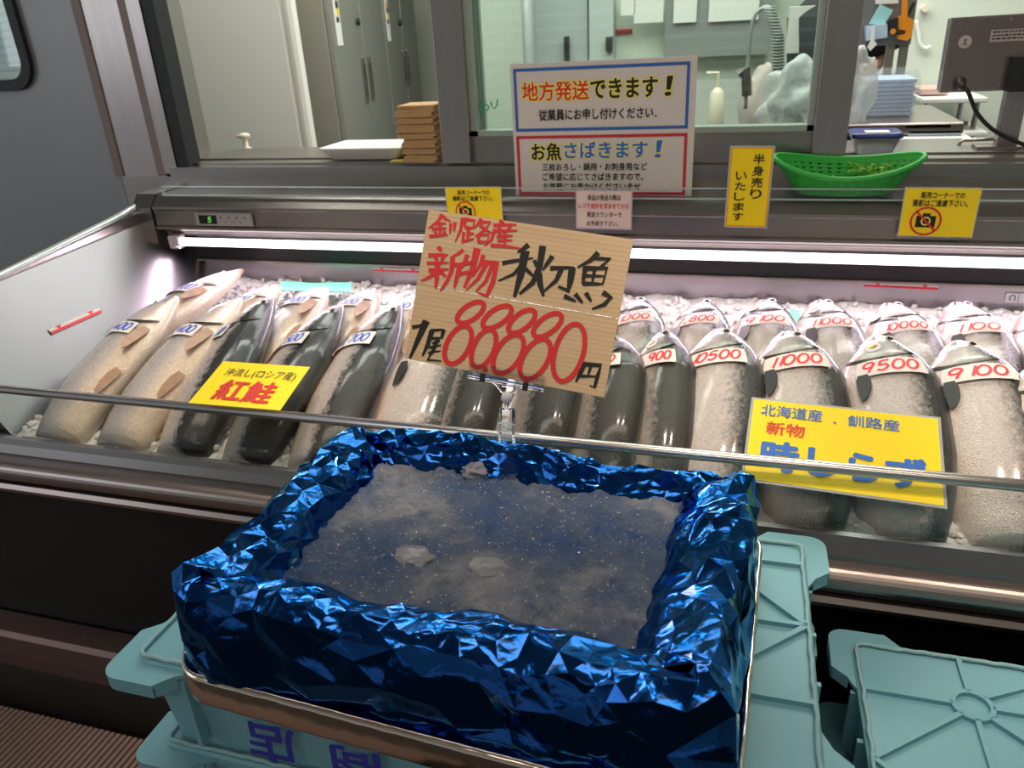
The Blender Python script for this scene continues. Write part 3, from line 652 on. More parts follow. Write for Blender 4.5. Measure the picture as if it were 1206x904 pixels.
# ---- bed of crushed ice
def bed_z(Y): return .804+(Y-1.02)*(.885-.804)/.76
bm = bmesh.new(); P = []
nx, ny = 260, 64
for i in range(nx+1):
    row = []
    for j in range(ny+1):
        X = -1.47+(XR+1.45)*i/nx; Y = 1.019+(1.783-1.019)*j/ny
        z = bed_z(Y)+.010*mn.noise(Vector((X*14, Y*14, 0)))+.008*mn.noise(Vector((X*40, Y*40, 3)))+.015*max(0, (Y-1.70)/.08)
        lim = -1.30-.09*(Y-1.02)/.775 - (z-.76)*.0
        xx = max(X, XL+.012+.19*(1.05+.045*(Y-1.02)-z)/.29)
        row.append(Vector((xx, Y, z)))
    P.append(row)
grid(bm, P)
rng = random.Random(3)
def chunk(bm, c, s):
    g = bmesh.ops.create_icosphere(bm, subdivisions=1, radius=s)
    rot = Matrix.Rotation(rng.random()*6, 3, Vector((rng.random()-.5, rng.random()-.5, rng.random()-.5)).normalized())
    sc_ = Vector((rng.uniform(.6, 1.2), rng.uniform(.6, 1.2), rng.uniform(.45, .9)))
    for v in g['verts']:
        d = v.co; d = Vector((d.x*sc_.x, d.y*sc_.y, d.z*sc_.z))*rng.uniform(.75, 1.2); v.co = c+rot@d
for k in range(3400):
    u = rng.random()
    if u < .50: X, Y = rng.uniform(-1.38, XR-.3), rng.uniform(1.60, 1.775)
    elif u < .68: Y = rng.uniform(1.03, 1.78); X = XL+.022+.19*(1.05+.045*(Y-1.02)-bed_z(Y))/.29+rng.uniform(0, .08)
    elif u < .85: X, Y = rng.uniform(-1.3, XR-.5), rng.uniform(1.025, 1.14)
    else: X, Y = rng.uniform(-1.3, XR-.5), rng.uniform(1.1, 1.7)
    z = bed_z(Y)+.015*max(0, (Y-1.70)/.08)
    chunk(bm, Vector((X, Y, z+rng.uniform(-.002, .010))), rng.uniform(.006, .013))
o = obj('crushed_ice', bm, 'bedice', smooth=False); tag(o, 'crushed white ice spread over the bed of the fish case', 'ice', kind='stuff')
for k, q in enumerate((((331, 332), (415, 334), (412, 345), (328, 343)), ((1010-15, 366), (0, 0), (0, 0), (0, 0)))):
    if k == 0:
        pts = [onZ(x, y, .925) for x, y in q]
    else: pts = [onZ(x, y, .922) for x, y in ((921, 368), (942, 366), (941, 384), (925, 384))]
    bm = prism_poly(pts, (0, 0, 1), .002); bmesh.ops.subdivide_edges(bm, edges=bm.edges, cuts=3, use_grid_fill=True)
    for v in bm.verts: v.co.z += .006*mn.noise(v.co*30)
    tag(obj('green_liner_sheet', bm, 'greensheet'), ('long strip of green liner showing through the ice at the left back', 'small patch of green liner showing through the ice right of the sign')[k], 'liner')

# ================================================================== FISH
PH = [(0, .06, .08), (.02, .17, .19), (.06, .34, .36), (.12, .55, .58), (.20, .78, .83), (.32, .97, 1), (.48, 1, 1), (.66, .98, .97), (.80, .88, .87), (.90, .76, .75), (.97, .64, .64)]
PHL = [(0, .05, .06), (.02, .15, .16), (.07, .31, .32), (.14, .49, .52), (.22, .67, .70), (.30, .80, .84), (.42, .95, .97), (.56, 1, 1), (.70, .98, .97), (.82, .93, .92), (.92, .86, .85), (.97, .80, .80)]
def pinterp(t, k, P=PH): return float(np.interp(t, [p[0] for p in P], [p[k] for p in P]))
class Fish:
    def __init__(s, nose, tail, roll, H, W, sag=.012, P=PH):
        s.P = P; s.k = 1.45 if P is PHL else 1.12
        s.nose, s.tail = Vector(nose), Vector(tail); s.roll = math.radians(roll); s.H, s.W, s.sag = H, W, sag
        d = s.tail-s.nose; s.L = d.length; h = -d.normalized(); u = Vector((0, 0, 1)); u = (u-h*u.dot(h)).normalized(); r = h.cross(u)
        s.h, s.u, s.r = h, u, r
        s.D = r*math.cos(s.roll)+u*math.sin(s.roll); F = -r*math.sin(s.roll)+u*math.cos(s.roll); s.F = F if F.dot(u) > 0 else -F
    def c(s, t): return s.nose.lerp(s.tail, t)+s.u*(s.sag*(4*t*(1-t))-.014*max(0, (t-.72)/.28)**2)
    def S(s, t, deg, off=0):
        a = math.radians(deg); ca, sa = math.cos(a), math.sin(a)
        hd = pinterp(t, 1 if ca > 0 else 2, s.P)*s.H*.5; w = pinterp(t, 1, s.P)**.85*s.W*.5
        k = s.D*ca*hd+s.F*sa*w; n = (s.D*ca/max(hd, .01)+s.F*sa/max(w, .01)).normalized()
        return s.c(t)+k+n*off
    def patch(s, t0, t1, a0, a1, off, nt=10, na=14, shape=None, m=None):
        bm = bmesh.new(); P = []
        for i in range(nt+1):
            row = []
            for j in range(na+1):
                v = j/na; u = i/nt; tt = t0+(t1-t0)*u
                if shape: tt = shape(u, v, t0, t1)
                o_ = off*min(1, 4*min(u+.02, 1.12-u, v+.03, 1.03-v))
                row.append(s.S(tt, a0+(a1-a0)*v, o_))
            P.append(row)
        grid(bm, P); bm.verts.index_update(); me = bpy.data.meshes.new('patch'); bm.to_mesh(me); bm.free(); at = me.attributes.new('fc', 'FLOAT_VECTOR', 'POINT')
        for i in range(nt+1):
            for j in range(na+1):
                a = math.radians(a0+(a1-a0)*j/na); at.data[i*(na+1)+j].vector = ((math.cos(a)+1)/2, (t0+(t1-t0)*i/nt)*.6+s.nose.x*3, a/PI*.6)
        return me
FNT, FNA = 40, 32
def fish_body(f):
    me = bpy.data.meshes.new('body'); bm = bmesh.new(); ts = [.97*(k/FNT)**1.25 for k in range(FNT+1)]
    V = [[bm.verts.new(f.S(t, 360*j/FNA)) for j in range(FNA)] for t in ts]
    for i in range(FNT):
        for j in range(FNA): bm.faces.new((V[i][j], V[i][(j+1) % FNA], V[i+1][(j+1) % FNA], V[i+1][j]))
    bm.faces.new(V[0][::-1]); bm.faces.new(V[-1]); bmesh.ops.recalc_face_normals(bm, faces=bm.faces)
    bm.verts.index_update(); bm.to_mesh(me); bm.free()
    at = me.attributes.new('fc', 'FLOAT_VECTOR', 'POINT')
    seed = f.nose.x*7.3
    for i, t in enumerate(ts):
        for j in range(FNA):
            a = 2*PI*j/FNA; at.data[i*FNA+j].vector = ((math.cos(a)+1)/2, t+seed, (a if a < PI else 2*PI-a)/PI+seed)
    return me
def leaf(f, t, deg, ln, wd, ang, off, curl=.0):
    # fin lying back along the flank from its root
    bm = bmesh.new(); th = .0016
    root = f.S(t, deg, off); e = f.S(t+.02, deg, off); ax = (e-root).normalized(); q = f.S(t, deg+4, off); sd = (q-root).normalized(); n = ax.cross(sd).normalized()
    if n.z < 0: n = -n
    ca, sa = math.cos(math.radians(ang)), math.sin(math.radians(ang)); a2 = ax*ca+sd*sa; s2 = sd*ca-ax*sa
    out = [(0, -.26), (.25, -.42), (.6, -.42), (.88, -.22), (1, .04), (.8, .16), (.45, .26), (.2, .30), (0, .24)]
    pts = [root+a2*x*ln+s2*y*wd+n*(curl*x*x*ln) for x, y in out]
    bm = prism_poly(pts, n, th); return bm
N_F = [0]
def fish(name_label, nose, tail, roll, H, W, skin, cheek, group, style, sag=.012, flap=False):
    f = Fish(nose, tail, roll, H, W, sag, PHL if style in 'ADB' else PH)
    K = f.k
    t = thing('salmon', name_label, 'fish', f.c(.5), group)
    me = fish_body(f); me.name = 'body'
    obj('body', me, skin, t, smooth=True)
    rear = lambda u, v, t0, t1: t0+(t1-(.045*(2*abs(v-.5))**2)-t0)*u
    obj('gill_cover', f.patch(.06*K, .20*K, 34, 148, .0036, 12, 16, rear), cheek, t, smooth=True)
    obj('mouth', f.patch(.004, .080*K, 100, 109, .0012, 8, 2), 'gill', t)
    obj('jaw', f.patch(.004, .088*K, 110, 150, .0030, 8, 8), cheek if style != 'D' else 'headS', t, smooth=True)
    e = f.S(.070*K, 60, .0015); n = (f.S(.070*K, 60, .01)-f.S(.070*K, 60, 0)).normalized(); ey = bmesh.new()
    def disc(bm, c, r, h, seg=14):
        a = n.orthogonal().normalized(); b = n.cross(a)
        P = [[c+(a*math.cos(2*PI*k/seg)+b*math.sin(2*PI*k/seg))*rr+n*hh for k in range(seg)] for rr, hh in ((r, 0), (r*.85, h*.6), (r*.5, h*.9), (r*.1, h))]
        grid(bm, P, closed_v=True)
    disc(ey, e, .0085, .0022); eo = obj('eye', ey, 'eyew', t, smooth=True)
    ey = bmesh.new(); disc(ey, e+n*.0014, .0052, .0020); obj('pupil', ey, 'eyeb', eo, smooth=True)
    obj('gill_slit', f.patch(.192*K, .220*K, 88, 152, .0014, 3, 14, lambda u, v, t0, t1: t0+(t1-t0)*u*(1.3-v)-.045*(2*abs(v*.6))**2*.5), 'gill', t)
    if style == 'A': obj('pectoral_fin', leaf(f, .225*K, 138, .085, .034, -6, .004, .06), 'finlight', t); obj('pelvic_fin', leaf(f, .60, 150, .075, .028, -4, .004, .06), 'finlight', t)
    elif style == 'D': obj('pectoral_fin', leaf(f, .235*K, 150, .06, .028, -4, .003), 'finlight', t)
    else: obj('pectoral_fin', leaf(f, .46 if style == 'B' else .325, 112, .056, .032, 4, .0042), 'fin', t)
    if flap: obj('belly_edge', f.patch(.34, .86, 152, 178, .0022, 24, 4), 'flesh', t, smooth=True, label='orange cut belly edge')
    # tail fin
    b = f.c(.96); ax = (-f.h-f.u*1.5).normalized(); pts = [b+f.D*.022+ax*-.008, b+f.D*.05+ax*.026, b+f.D*.045+ax*.032, b+ax*.018, b-f.D*.045+ax*.032, b-f.D*.05+ax*.026, b-f.D*.022+ax*-.008]
    obj('tail_fin', prism_poly(pts, f.F, .003), 'fin', t)
    N_F[0] += 1
    return f
def price(f, s, t0, t1, a0, a1, ink, label, w=.0040, tilt=0):
    """paper price strip draped over the fish; a0 = its left end around the body, a1 = its right end"""
    fn0 = lambda x, y, o: f.S(t1+(t0-t1)*y+tilt*(x-.5), a0+(a1-a0)*x, o)
    bm = bmesh.new(); n, m_ = 18, 5
    A = grid(bm, [[fn0(i/n, j/m_, .0050) for j in range(m_+1)] for i in range(n+1)])
    B = grid(bm, [[fn0(i/n, j/m_, .0043) for j in range(m_+1)] for i in range(n+1)])
    bmesh.ops.recalc_face_normals(bm, faces=bm.faces)
    wd = sum((fn0((i+1)/10, .5, .005)-fn0(i/10, .5, .005)).length for i in range(10)); hg = (fn0(.5, 1, .005)-fn0(.5, 0, .005)).length
    o = obj('price_tag', bm, 'card', origin=fn0(.5, .5, .005)); tag(o, label, 'price tag', 'price strips lying on the salmon')
    d = put_digits(s, lambda x, y: fn0(x/wd, y/hg, .0056), wd*.10, wd*.92, hg*.20, hg*.85, w)
    obj('price_writing', d, ink, o)
def origin_sticker(f, t, deg, label, plain=False, r=.020):
    c = f.S(t, deg); bm = bmesh.new(); P = []
    dt = r/f.L; da = math.degrees(r/(f.W*.5+f.H*.5)*1.1)*1.25
    fn = lambda x, y, o: f.S(t-y*dt*.75, deg-x*da*(1 if f.D.x > 0 else -1), o)
    rings = [[fn(rr*math.cos(2*PI*k/20), rr*math.sin(2*PI*k/20), .0046 if rr < 1 else .0042) for k in range(20)] for rr in (.02, .35, .7, .97, 1)]
    grid(bm, rings, closed_v=True)
    o = obj('origin_sticker', bm, 'paper', origin=c, smooth=True); tag(o, label, 'sticker', 'oval origin stickers on the salmon')
    if not plain:
        for (x, y, s_, m_) in ((-.3, .1, .33, 'yellow'), (.05, -.1, .30, 'leaf'), (.32, .15, .28, 'redtag')):
            b2 = bmesh.new(); b2.faces.new([b2.verts.new(fn(x+s_*(1+.3*math.sin(3*k))*math.cos(2*PI*k/10), y+s_*.7*math.sin(2*PI*k/10), .0056)) for k in range(10)])
            obj('map_patch', b2, m_, o)

# (nose px, z) (tail px, z)
def fp(nx, ny, zn, tx, ty, zt):
    a, b = onZ(nx, ny, zn), onZ(tx, ty, zt); k = (a.y-1.012)/(a.y-b.y) if zt < .82 else 1.0; c = a.lerp(b, k); c.z = zt
    return a, c
GL, GR = 'sockeye salmon laid on ice at the left', 'silver salmon laid on ice at the right'
# back row first
BL = [((286, 318), (95, 452), 186, 'A', '7,200', 'silver salmon at the far left of the back row, against the steel end'),
      ((330, 337), (215, 450), 190, 'A', '12,800', 'back row salmon with pinkish snout tip, second from the left end'),
      ((384, 339), (300, 450), 190, 'A', '10,900', 'back row salmon over the green liner strip, third from the left end'),
      ((441, 341), (370, 455), 190, 'A', '15,000', 'back row salmon behind the two dark heads, fourth from the left end'),
      ((497, 346), (440, 460), 190, 'A', '10,800', 'back row salmon half hidden by the left edge of the wooden sign')]
def clampx(v): return v
ZNB, ZTB = .945, .850
for (n, tl, roll, st, pr, lb) in BL:
    a, b = fp(*n, ZNB, *tl, ZTB)
    f = fish(lb, a, b, roll, .132, .080, 'fishA', 'headS', GL, st)
    price(f, pr, .30, .40, 36, 122, 'bluetag', 'white strip priced %s in blue on a back row salmon at left' % pr, .0034)
BR = [((752, 353), (738, 475), 20, '11000', 'back row salmon just right of the wooden sign, oval sticker on its nose', 'c'),
      ((830, 356), (808, 475), 20, '7,800', 'back row salmon with the pink-edged 7,800 tag, second right of the wooden sign', ''),
      ((904, 354), (892, 480), 15, '9100', 'back row salmon with a round sticker beside its dark snout', 'c'),
      ((966, 355), (985, 490), 12, '11000', 'back row salmon with a pale head and yellow-red sticker, behind the 110 hundred yen fish', 'c'),
      ((1046, 358), (1085, 500), 15, '10000', 'back row salmon behind the 9500 yen fish, blank white oval on its head', 'p'),
      ((1126, 357), (1175, 510), 15, '1100', 'back row salmon behind the 9100 yen fish, blank white oval by its tag', 'p'),
      ((1212, 366), (1275, 530), 15, '', 'back row salmon cut by the right edge of the picture', '')]
for i, (n, tl, roll, pr, lb, stk) in enumerate(BR):
    a, b = fp(*n, ZNB, *tl, ZTB)
    f = fish(lb.replace('110 hundred', '11000'), a, b, roll, .145, .085, 'fishR', 'headG' if i < 3 else 'headS', GR, 'B')
    if pr: price(f, pr, .37, .47, 120, 42, 'redtag', 'strip priced %s in red on the %s right-hand salmon of the back row' % (pr, ('first', 'second', 'third', 'fourth', 'fifth', 'sixth')[i]), .0034)
    if stk == 'c': origin_sticker(f, .235, 108, 'colourful oval sticker on the %s right-hand salmon of the back row' % ('first', '', 'third', 'fourth')[i], r=.021)
    if stk == 'p': origin_sticker(f, (.24 if i == 4 else .34), (128 if i == 4 else 44), 'blank white oval on the head of the %s right-hand salmon of the back row' % ('fifth' if i == 4 else 'sixth'), True, .020)
ZNF, ZTF = .975, .801
FL = [((209, 350), (52, 530), 186, 'A', 'fishA', 'headS', '5,400', 'front row sockeye with belly fins showing, nearest the steel end of the case', (46, 118)),
      ((284, 352), (122, 540), 188, 'A', 'fishA', 'headS', '7,400', 'front row sockeye with a pale belly just left of the yellow card', (46, 118)),
      ((321, 350), (205, 545), 16, 'D', 'fishD', 'headD', '12,500', 'dark-headed front row sockeye behind the yellow card', (150, 92)),
      ((403, 360), (292, 545), 16, 'D', 'fishD', 'headD', '12,500', 'dark-headed sockeye at the right edge of the yellow card', (146, 66)),
      ((471, 358), (375, 550), 14, 'D', 'fishD', 'headD', '10,700', 'dark-backed sockeye with the 10,700 tag beside the wooden sign', (146, 62))]
for i, (n, tl, roll, st, skin, ck, pr, lb, aa) in enumerate(FL):
    a, b = fp(*n, ZNF, *tl, ZTF)
    f = fish(lb, a, b, roll, .150, .092, skin, ck, GL, st)
    price(f, pr, .315, .40, aa[0], aa[1], 'bluetag', ('white strip priced 5,400 in blue on the leftmost front row fish', 'white strip priced 7,400 in blue, left of the yellow card', 'white strip priced 12,500 in blue, just above the yellow card', 'white strip priced 12,500 in blue on the dark fish right of the yellow card', 'white strip priced 10,700 in blue beside the wooden sign')[i], .0040)
FM = [((528, 392), (478, 560), 10, 'pale-sided salmon under the lower left corner of the wooden sign', '', 'R', True),
      ((580, 392), (536, 565), 42, 'salmon with a dark back below the wooden sign, left of the clip', '', 'G', False),
      ((660, 395), (628, 575), 45, 'salmon with a dark back below the wooden sign, right of the clip', '', 'G', False),
      ((728, 398), (700, 585), 42, 'grey salmon with the tag ending in 900 at the right edge of the wooden sign', '5900', 'G', False),
      ((785, 390), (772, 590), 35, 'narrow grey salmon with the 5 900 tag and oval sticker', '5 900', 'G', False),
      ((850, 388), (836, 600), 22, 'plump silver salmon with the 10500 yen tag in the front row', '10500', 'R', True),
      ((928, 391), (948, 612), 18, 'front row salmon with the 11000 yen tag above the large yellow card', '11000', 'R', False),
      ((1034, 396), (1068, 640), 18, 'front row salmon with the 9500 yen tag above the large yellow card', '9500', 'R', True),
      ((1128, 402), (1186, 655), 18, 'front row salmon with the 9100 yen tag at the right', '9100', 'R', True),
      ((1220, 430), (1300, 690), 18, 'front row salmon cut by the right edge of the picture', '', 'R', True)]
for i, (n, tl, roll, lb, pr, sk, fl_) in enumerate(FM):
    a, b = fp(*n, ZNF, *tl, ZTF)
    H = .13 if i == 4 else .165
    f = fish(lb, a, b, roll, H, .095, 'fish'+sk, 'headG', GR, 'R', flap=fl_)
    if pr: price(f, pr, .245, .335, 120, 42, 'redtag', ('', '', '', 'strip reading 5900 in red, partly hidden by the wooden sign', 'strip reading 5 900 in red on the narrow grey salmon', 'strip priced 10500 in red on the plump front row salmon', 'strip priced 11000 in red on a front row salmon', 'strip priced 9500 in red on a front row salmon', 'strip priced 9100 in red on a front row salmon')[i], .0044)
    if i in (3, 4): origin_sticker(f, .165, 92, ('colourful oval sticker on the nose of the salmon at the sign edge', 'colourful oval sticker on the nose of the narrow grey salmon')[i-3])
    if i == 6: origin_sticker(f, .245, 134, 'colourful oval sticker at the left end of the 11000 tag')
    if i == 7: origin_sticker(f, .15, 100, 'colourful oval sticker on the nose of the 9500 yen salmon')

# ================================================================== CARDS AND SIGNS
def card(name, label, cat, q, border=None, bcol=None, th=.0012, face='yellow', lam=0):
    pl = Plane(q); t = thing(name, label, cat, pl.c)
    obj('card', pl.slab(-lam, pl.w+lam, -lam, pl.h+lam, -th, 0), face if not lam else 'clearw', t)
    if lam: obj('card_face', pl.slab(0, pl.w, 0, pl.h, 0, .0004), face, t)
    if border: obj('border', pl.frame(border*.3, pl.w-border*.3, border*.3, pl.h-border*.3, border, .0004, .0008), bcol, t)
    return pl, t
def line(pl, t, s, u0, u1, v0, v1, ink, bold=.012, halo=0, name='lettering', slant=0, z=.0010):
    if halo: obj('lettering_halo', put_text(s, pl.fn(z), u0*pl.w, u1*pl.w, v0*pl.h, v1*pl.h, halo, slant=slant), 'yellowhalo', t)
    obj(name, put_text(s, pl.fn(z+.0005), u0*pl.w, u1*pl.w, v0*pl.h, v1*pl.h, bold, slant=slant), ink, t)
# red salmon card
q = [Vector(p) for p in ((-.906, 1.109, .967), (-.731, 1.118, .964), (-.725, .999, .936), (-.901, .990, .939))]
q = [EYE_ + (p-EYE_)*.965 if False else p for EYE_, p in ((Vector((0, 0, 1.5)), p) for p in q)]
pl, t = card('yellow_price_card', 'small yellow card lettered 紅鮭 in red lying on the left-hand fish', 'card', q)
line(pl, t, '沖流し(ロシア産)', .13, .93, .62, .84, 'blackink', .0)
line(pl, t, '紅鮭', .20, .82, .10, .56, 'red', .022)
# large card
q = [Vector(p) for p in ((.039, 1.143, .953), (.298, 1.128, .951), (.288, .985, .891), (.031, 1.000, .895))]
pl, t = card('yellow_price_card', 'large yellow card lettered 時しらず in blue behind the front glass', 'card', q, lam=.004)
line(pl, t, '北海道産', .05, .39, .79, .94, 'blueink', .010); line(pl, t, '．', .45, .47, .79, .81, 'blueink', .0); line(pl, t, '釧路産', .53, .80, .78, .92, 'blueink', .010)
line(pl, t, '新物', .09, .30, .56, .72, 'red', .016)
line(pl, t, '時しらず', .08, .92, .13, .47, 'blueink', .040)
# white sign at the window
YS = 1.735
q = [onY(602, 74.5, YS), onY(821, 66.5, YS), onY(815, 231, YS), onY(606.5, 232, YS)]
pl, t = card('white_notice', 'large white notice with blue and red frames leaning at the window', 'sign', q, face='notice', th=.004)
W_, H_ = pl.w, pl.h
def frm(x0, x1, y0, y1, tt, m): obj('border', pl.frame(x0*W_, x1*W_, y0*H_, y1*H_, tt, .0004, .0009), m, t)
frm(.018, .965, .505, .965, .0062, 'blueborder'); frm(.018, .965, .015, .472, .0062, 'redborder')
line(pl, t, '地方発送', .065, .435, .73, .865, 'red', .020, .075, z=.0008); line(pl, t, 'できます', .447, .80, .735, .87, 'blackink', .026, .075, z=.0008); line(pl, t, '！', .845, .875, .74, .87, 'blackink', .026, .075, slant=.004, z=.0008)
line(pl, t, '従業員にお申し付けください．', .155, .80, .585, .665, 'blackink', .016)
line(pl, t, 'お魚', .105, .275, .285, .415, 'blackink', .026, .075, z=.0008); line(pl, t, 'さばきます', .295, .755, .30, .42, 'blueink', .026, .075, z=.0008); line(pl, t, '！', .80, .83, .30, .42, 'blueink', .026, .075, slant=.004, z=.0008)
line(pl, t, '三枚おろし・鍋用・お刺身用など', .165, .755, .205, .262, 'blackink', .012)
line(pl, t, 'ご希望に応じてさばきますので、', .165, .735, .128, .185, 'blackink', .012)
line(pl, t, 'お気軽にお声かけくださいませ', .165, .72, .053, .110, 'blackink', .012)
# small cards on the guard glass
YG = 1.672
def nophoto(q, label):
    pl, t = card('yellow_notice_card', label, 'sign', [onY(*p, YG) for p in q], lam=.002)
    line(pl, t, '販売コーナーでの', .22, .80, .80, .93, 'blackink', .012); line(pl, t, '撮影はご遠慮下さい。', .12, .86, .63, .77, 'blackink', .012)
    cx, cy, R = .34*pl.w, .32*pl.h, .24*pl.h
    bm = pl.slab(cx-R*.78, cx+R*.78, cy-R*.55, cy+R*.45, .0006, .0012); pl.slab(cx-R*.3, cx+R*.3, cy+R*.45, cy+R*.68, .0006, .0012, bm)
    obj('camera_icon', bm, 'blackink', t)
    bm = bmesh.new(); fn = pl.fn(.0016); ribbon(bm, ell(cx, cy, R*.33, R*.33, 0, 20), R*.12, fn, False); obj('lens_icon', bm, 'yellowhalo', t)
    bm = bmesh.new(); fn = pl.fn(.0018); ribbon(bm, ell(cx, cy, R*1.18, R*1.18, 0, 28), R*.16, fn, False); ribbon(bm, [(cx-R*.83, cy+R*.83), (cx+R*.83, cy-R*.83)], R*.16, fn, False, False); obj('ban_ring', bm, 'red', t)
nophoto(((527, 221), (591, 221), (590, 262), (526, 262)), 'small yellow no-photography card left of the wooden sign top')
nophoto(((1064, 221.5), (1152, 222.5), (1148, 279), (1061, 277)), 'yellow no-photography card on the glass at the right')
q = [onY(*p, YG) for p in ((862, 173), (909, 174), (903.5, 267), (854, 266.5))]
pl, t = card('vertical_notice_card', 'upright yellow card in front of the green basket', 'sign', q, .0018, 'orange', lam=.003)
for k, ch in enumerate('半身売り'): line(pl, t, ch, .55, .82, .80-.145*k, .92-.145*k, 'blackink', .016)
for k, ch in enumerate('いたします'): line(pl, t, ch, .16, .42, .60-.13*k, .70-.13*k, 'blackink', .016)
q = [onY(*p, YG) for p in ((679, 223), (746, 224), (743, 270.5), (677, 269.5))]
pl, t = card('pink_notice_card', 'small pale pink card with violet edge under the white notice', 'sign', q, .002, mat('violet_edge', (.36, .33, .55), .5), face=mat('pink_card', (.68, .52, .47), .5))
line(pl, t, '商品の発送の際は', .22, .80, .74, .88, 'blackink', .008); line(pl, t, 'レジで会計を済ませてから', .06, .94, .53, .67, 'red', .010)
line(pl, t, '発送カウンターで', .20, .82, .31, .45, 'blackink', .008); line(pl, t, 'お手続き下さい。', .20, .76, .09, .22, 'blackink', .008)

# ================================================================== CONTAINERS
CRH = .14
def crate(z, x0, x1, y0, y1, label, ribs, rings, fan=True, text=True, group='stacked aqua containers'):
    t = thing('fish_container', label, 'container', ((x0+x1)/2, (y0+y1)/2, z-CRH), group)
    tb = .028    # corner tab reach
    X0, X1, Y0, Y1 = x0+tb, x1-tb, y0+tb, y1-tb
    bm = bmesh.new(); P = []
    def rr(X0, X1, Y0, Y1, zz, r=.02, n=4): return [Vector((a, b, zz)) for a, b in rounded(X0, X1, Y0, Y1, r, n)]
    P = [rr(X0+.012, X1-.012, Y0+.012, Y1-.012, z-CRH+.004), rr(X0+.004, X1-.004, Y0+.004, Y1-.004, z-.018), rr(X0, X1, Y0, Y1, z-.012), rr(X0, X1, Y0, Y1, z-.004), rr(X0+.003, X1-.003, Y0+.003, Y1-.003, z-.001)]
    V = grid(bm, P, closed_v=True); bm.faces.new(V[0][::-1]); bm.faces.new(V[-1]); bmesh.ops.recalc_face_normals(bm, faces=bm.faces)
    obj('shell', bm, 'crate', t)
    # wall stiffeners
    bm = bmesh.new()
    nst = int((X1-X0)/.065)
    for k in range(1, nst):
        a = X0+(X1-X0)*k/nst
        if text and .42*(X1-X0) < a-X0 < .98*(X1-X0): continue
        if text and .17*(X1-X0) < a-X0 < .42*(X1-X0): continue
        obj('wall_rib', box(a-.003, a+.003, Y0-.007, Y0+.008, z-CRH+.02, z-.015), 'crate', t)
    for a in np.linspace(Y0, Y1, 6)[1:-1]:
        obj('wall_rib', box(X1-.008, X1+.006, a-.003, a+.003, z-CRH+.02, z-.015), 'crate', t); obj('wall_rib', box(X0-.006, X0+.008, a-.003, a+.003, z-CRH+.02, z-.015), 'crate', t)
    bm.free()
    # raised ribs of the upturned bottom
    bm = bmesh.new(); h = .0065; w = .0032
    def rib(p, q, ww=w):
        a, b = Vector((*p, z-.001)), Vector((*q, z-.001)); d = (b-a).normalized(); s = Vector((-d.y, d.x, 0))*ww
        prism_poly([a-s, b-s, b+s, a+s], (0, 0, 1), h, bm)
    for p, q in ribs: rib(p, q)
    for c, r in rings:
        n = 28
        for k in range(n):
            a0, a1 = 2*PI*k/n, 2*PI*(k+1)/n
            o = [(c[0]+rr_*math.cos(a), c[1]+rr_*math.sin(a), z-.001) for rr_, a in ((r-.003, a0), (r+.003, a0), (r+.003, a1), (r-.003, a1))]
            prism_poly(o, (0, 0, 1), h, bm)
    obj('bottom_ribs', bm, 'crate', t)
    bm = bmesh.new(); lp = []
    for a, b in rounded(X0+.005, X1-.005, Y0+.005, Y1-.005, .008, 3): lp.append(Vector((a, b, z+.003)))
    full = []
    for i in range(len(lp)):
        a, b = lp[i], lp[(i+1) % len(lp)]; k = max(1, int((b-a).length/.006))
        for j in range(k):
            p = a.lerp(b, j/k); full.append(p+Vector((mn.noise(p*60), mn.noise(p*60+Vector((9, 0, 0))), .6*mn.noise(p*80)))*.0022)
    tube(bm, full, .0029, 6, closed=True); obj('worn_rim', bm, 'crateedge', t, smooth=True)
    # corner flanges
    for sx, sy in ((0, 0), (1, 0), (1, 1), (0, 1)):
        cx, cy = (X1, X0)[1-sx], (Y1, Y0)[1-sy]; ox, oy = (1 if sx else -1), (1 if sy else -1); l = .075
        pts = [(cx-ox*.01, cy+oy*-.01), (cx-ox*.01-ox*l, cy+oy*-.002), (cx-ox*l, cy+oy*.004), (cx-ox*(l-.012), cy+oy*.010), (cx-ox*(l-.028), cy+oy*tb), ]
        rc = .022
        for k in range(6):
            a = math.radians(90*(1-k/5)); pts.append((cx+ox*(tb-rc+rc*math.cos(a)), cy+oy*(tb-rc+rc*math.sin(a))))
        pts += [(cx+ox*tb, cy-oy*(l-.028)), (cx+ox*.010, cy-oy*(l-.012)), (cx+ox*.004, cy-oy*l), (cx-ox*.002, cy-oy*(l+.01))]
        bm = prism_poly([(a+.0008*mn.noise(Vector((a*90, b*90, 1))), b, z-.010) for a, b in pts], (0, 0, 1), .005)
        # skirt under the flange
        for i in range(3, len(pts)-3):
            a, b = pts[i], pts[i+1]; prism_poly([(*a, z-.010), (*b, z-.010), (*b, z-.024), (*a, z-.024)], (-ox, -oy, 0), .003, bm)
        obj('corner_flange', bm, 'crate', t)
    return t, (X0, X1, Y0, Y1)
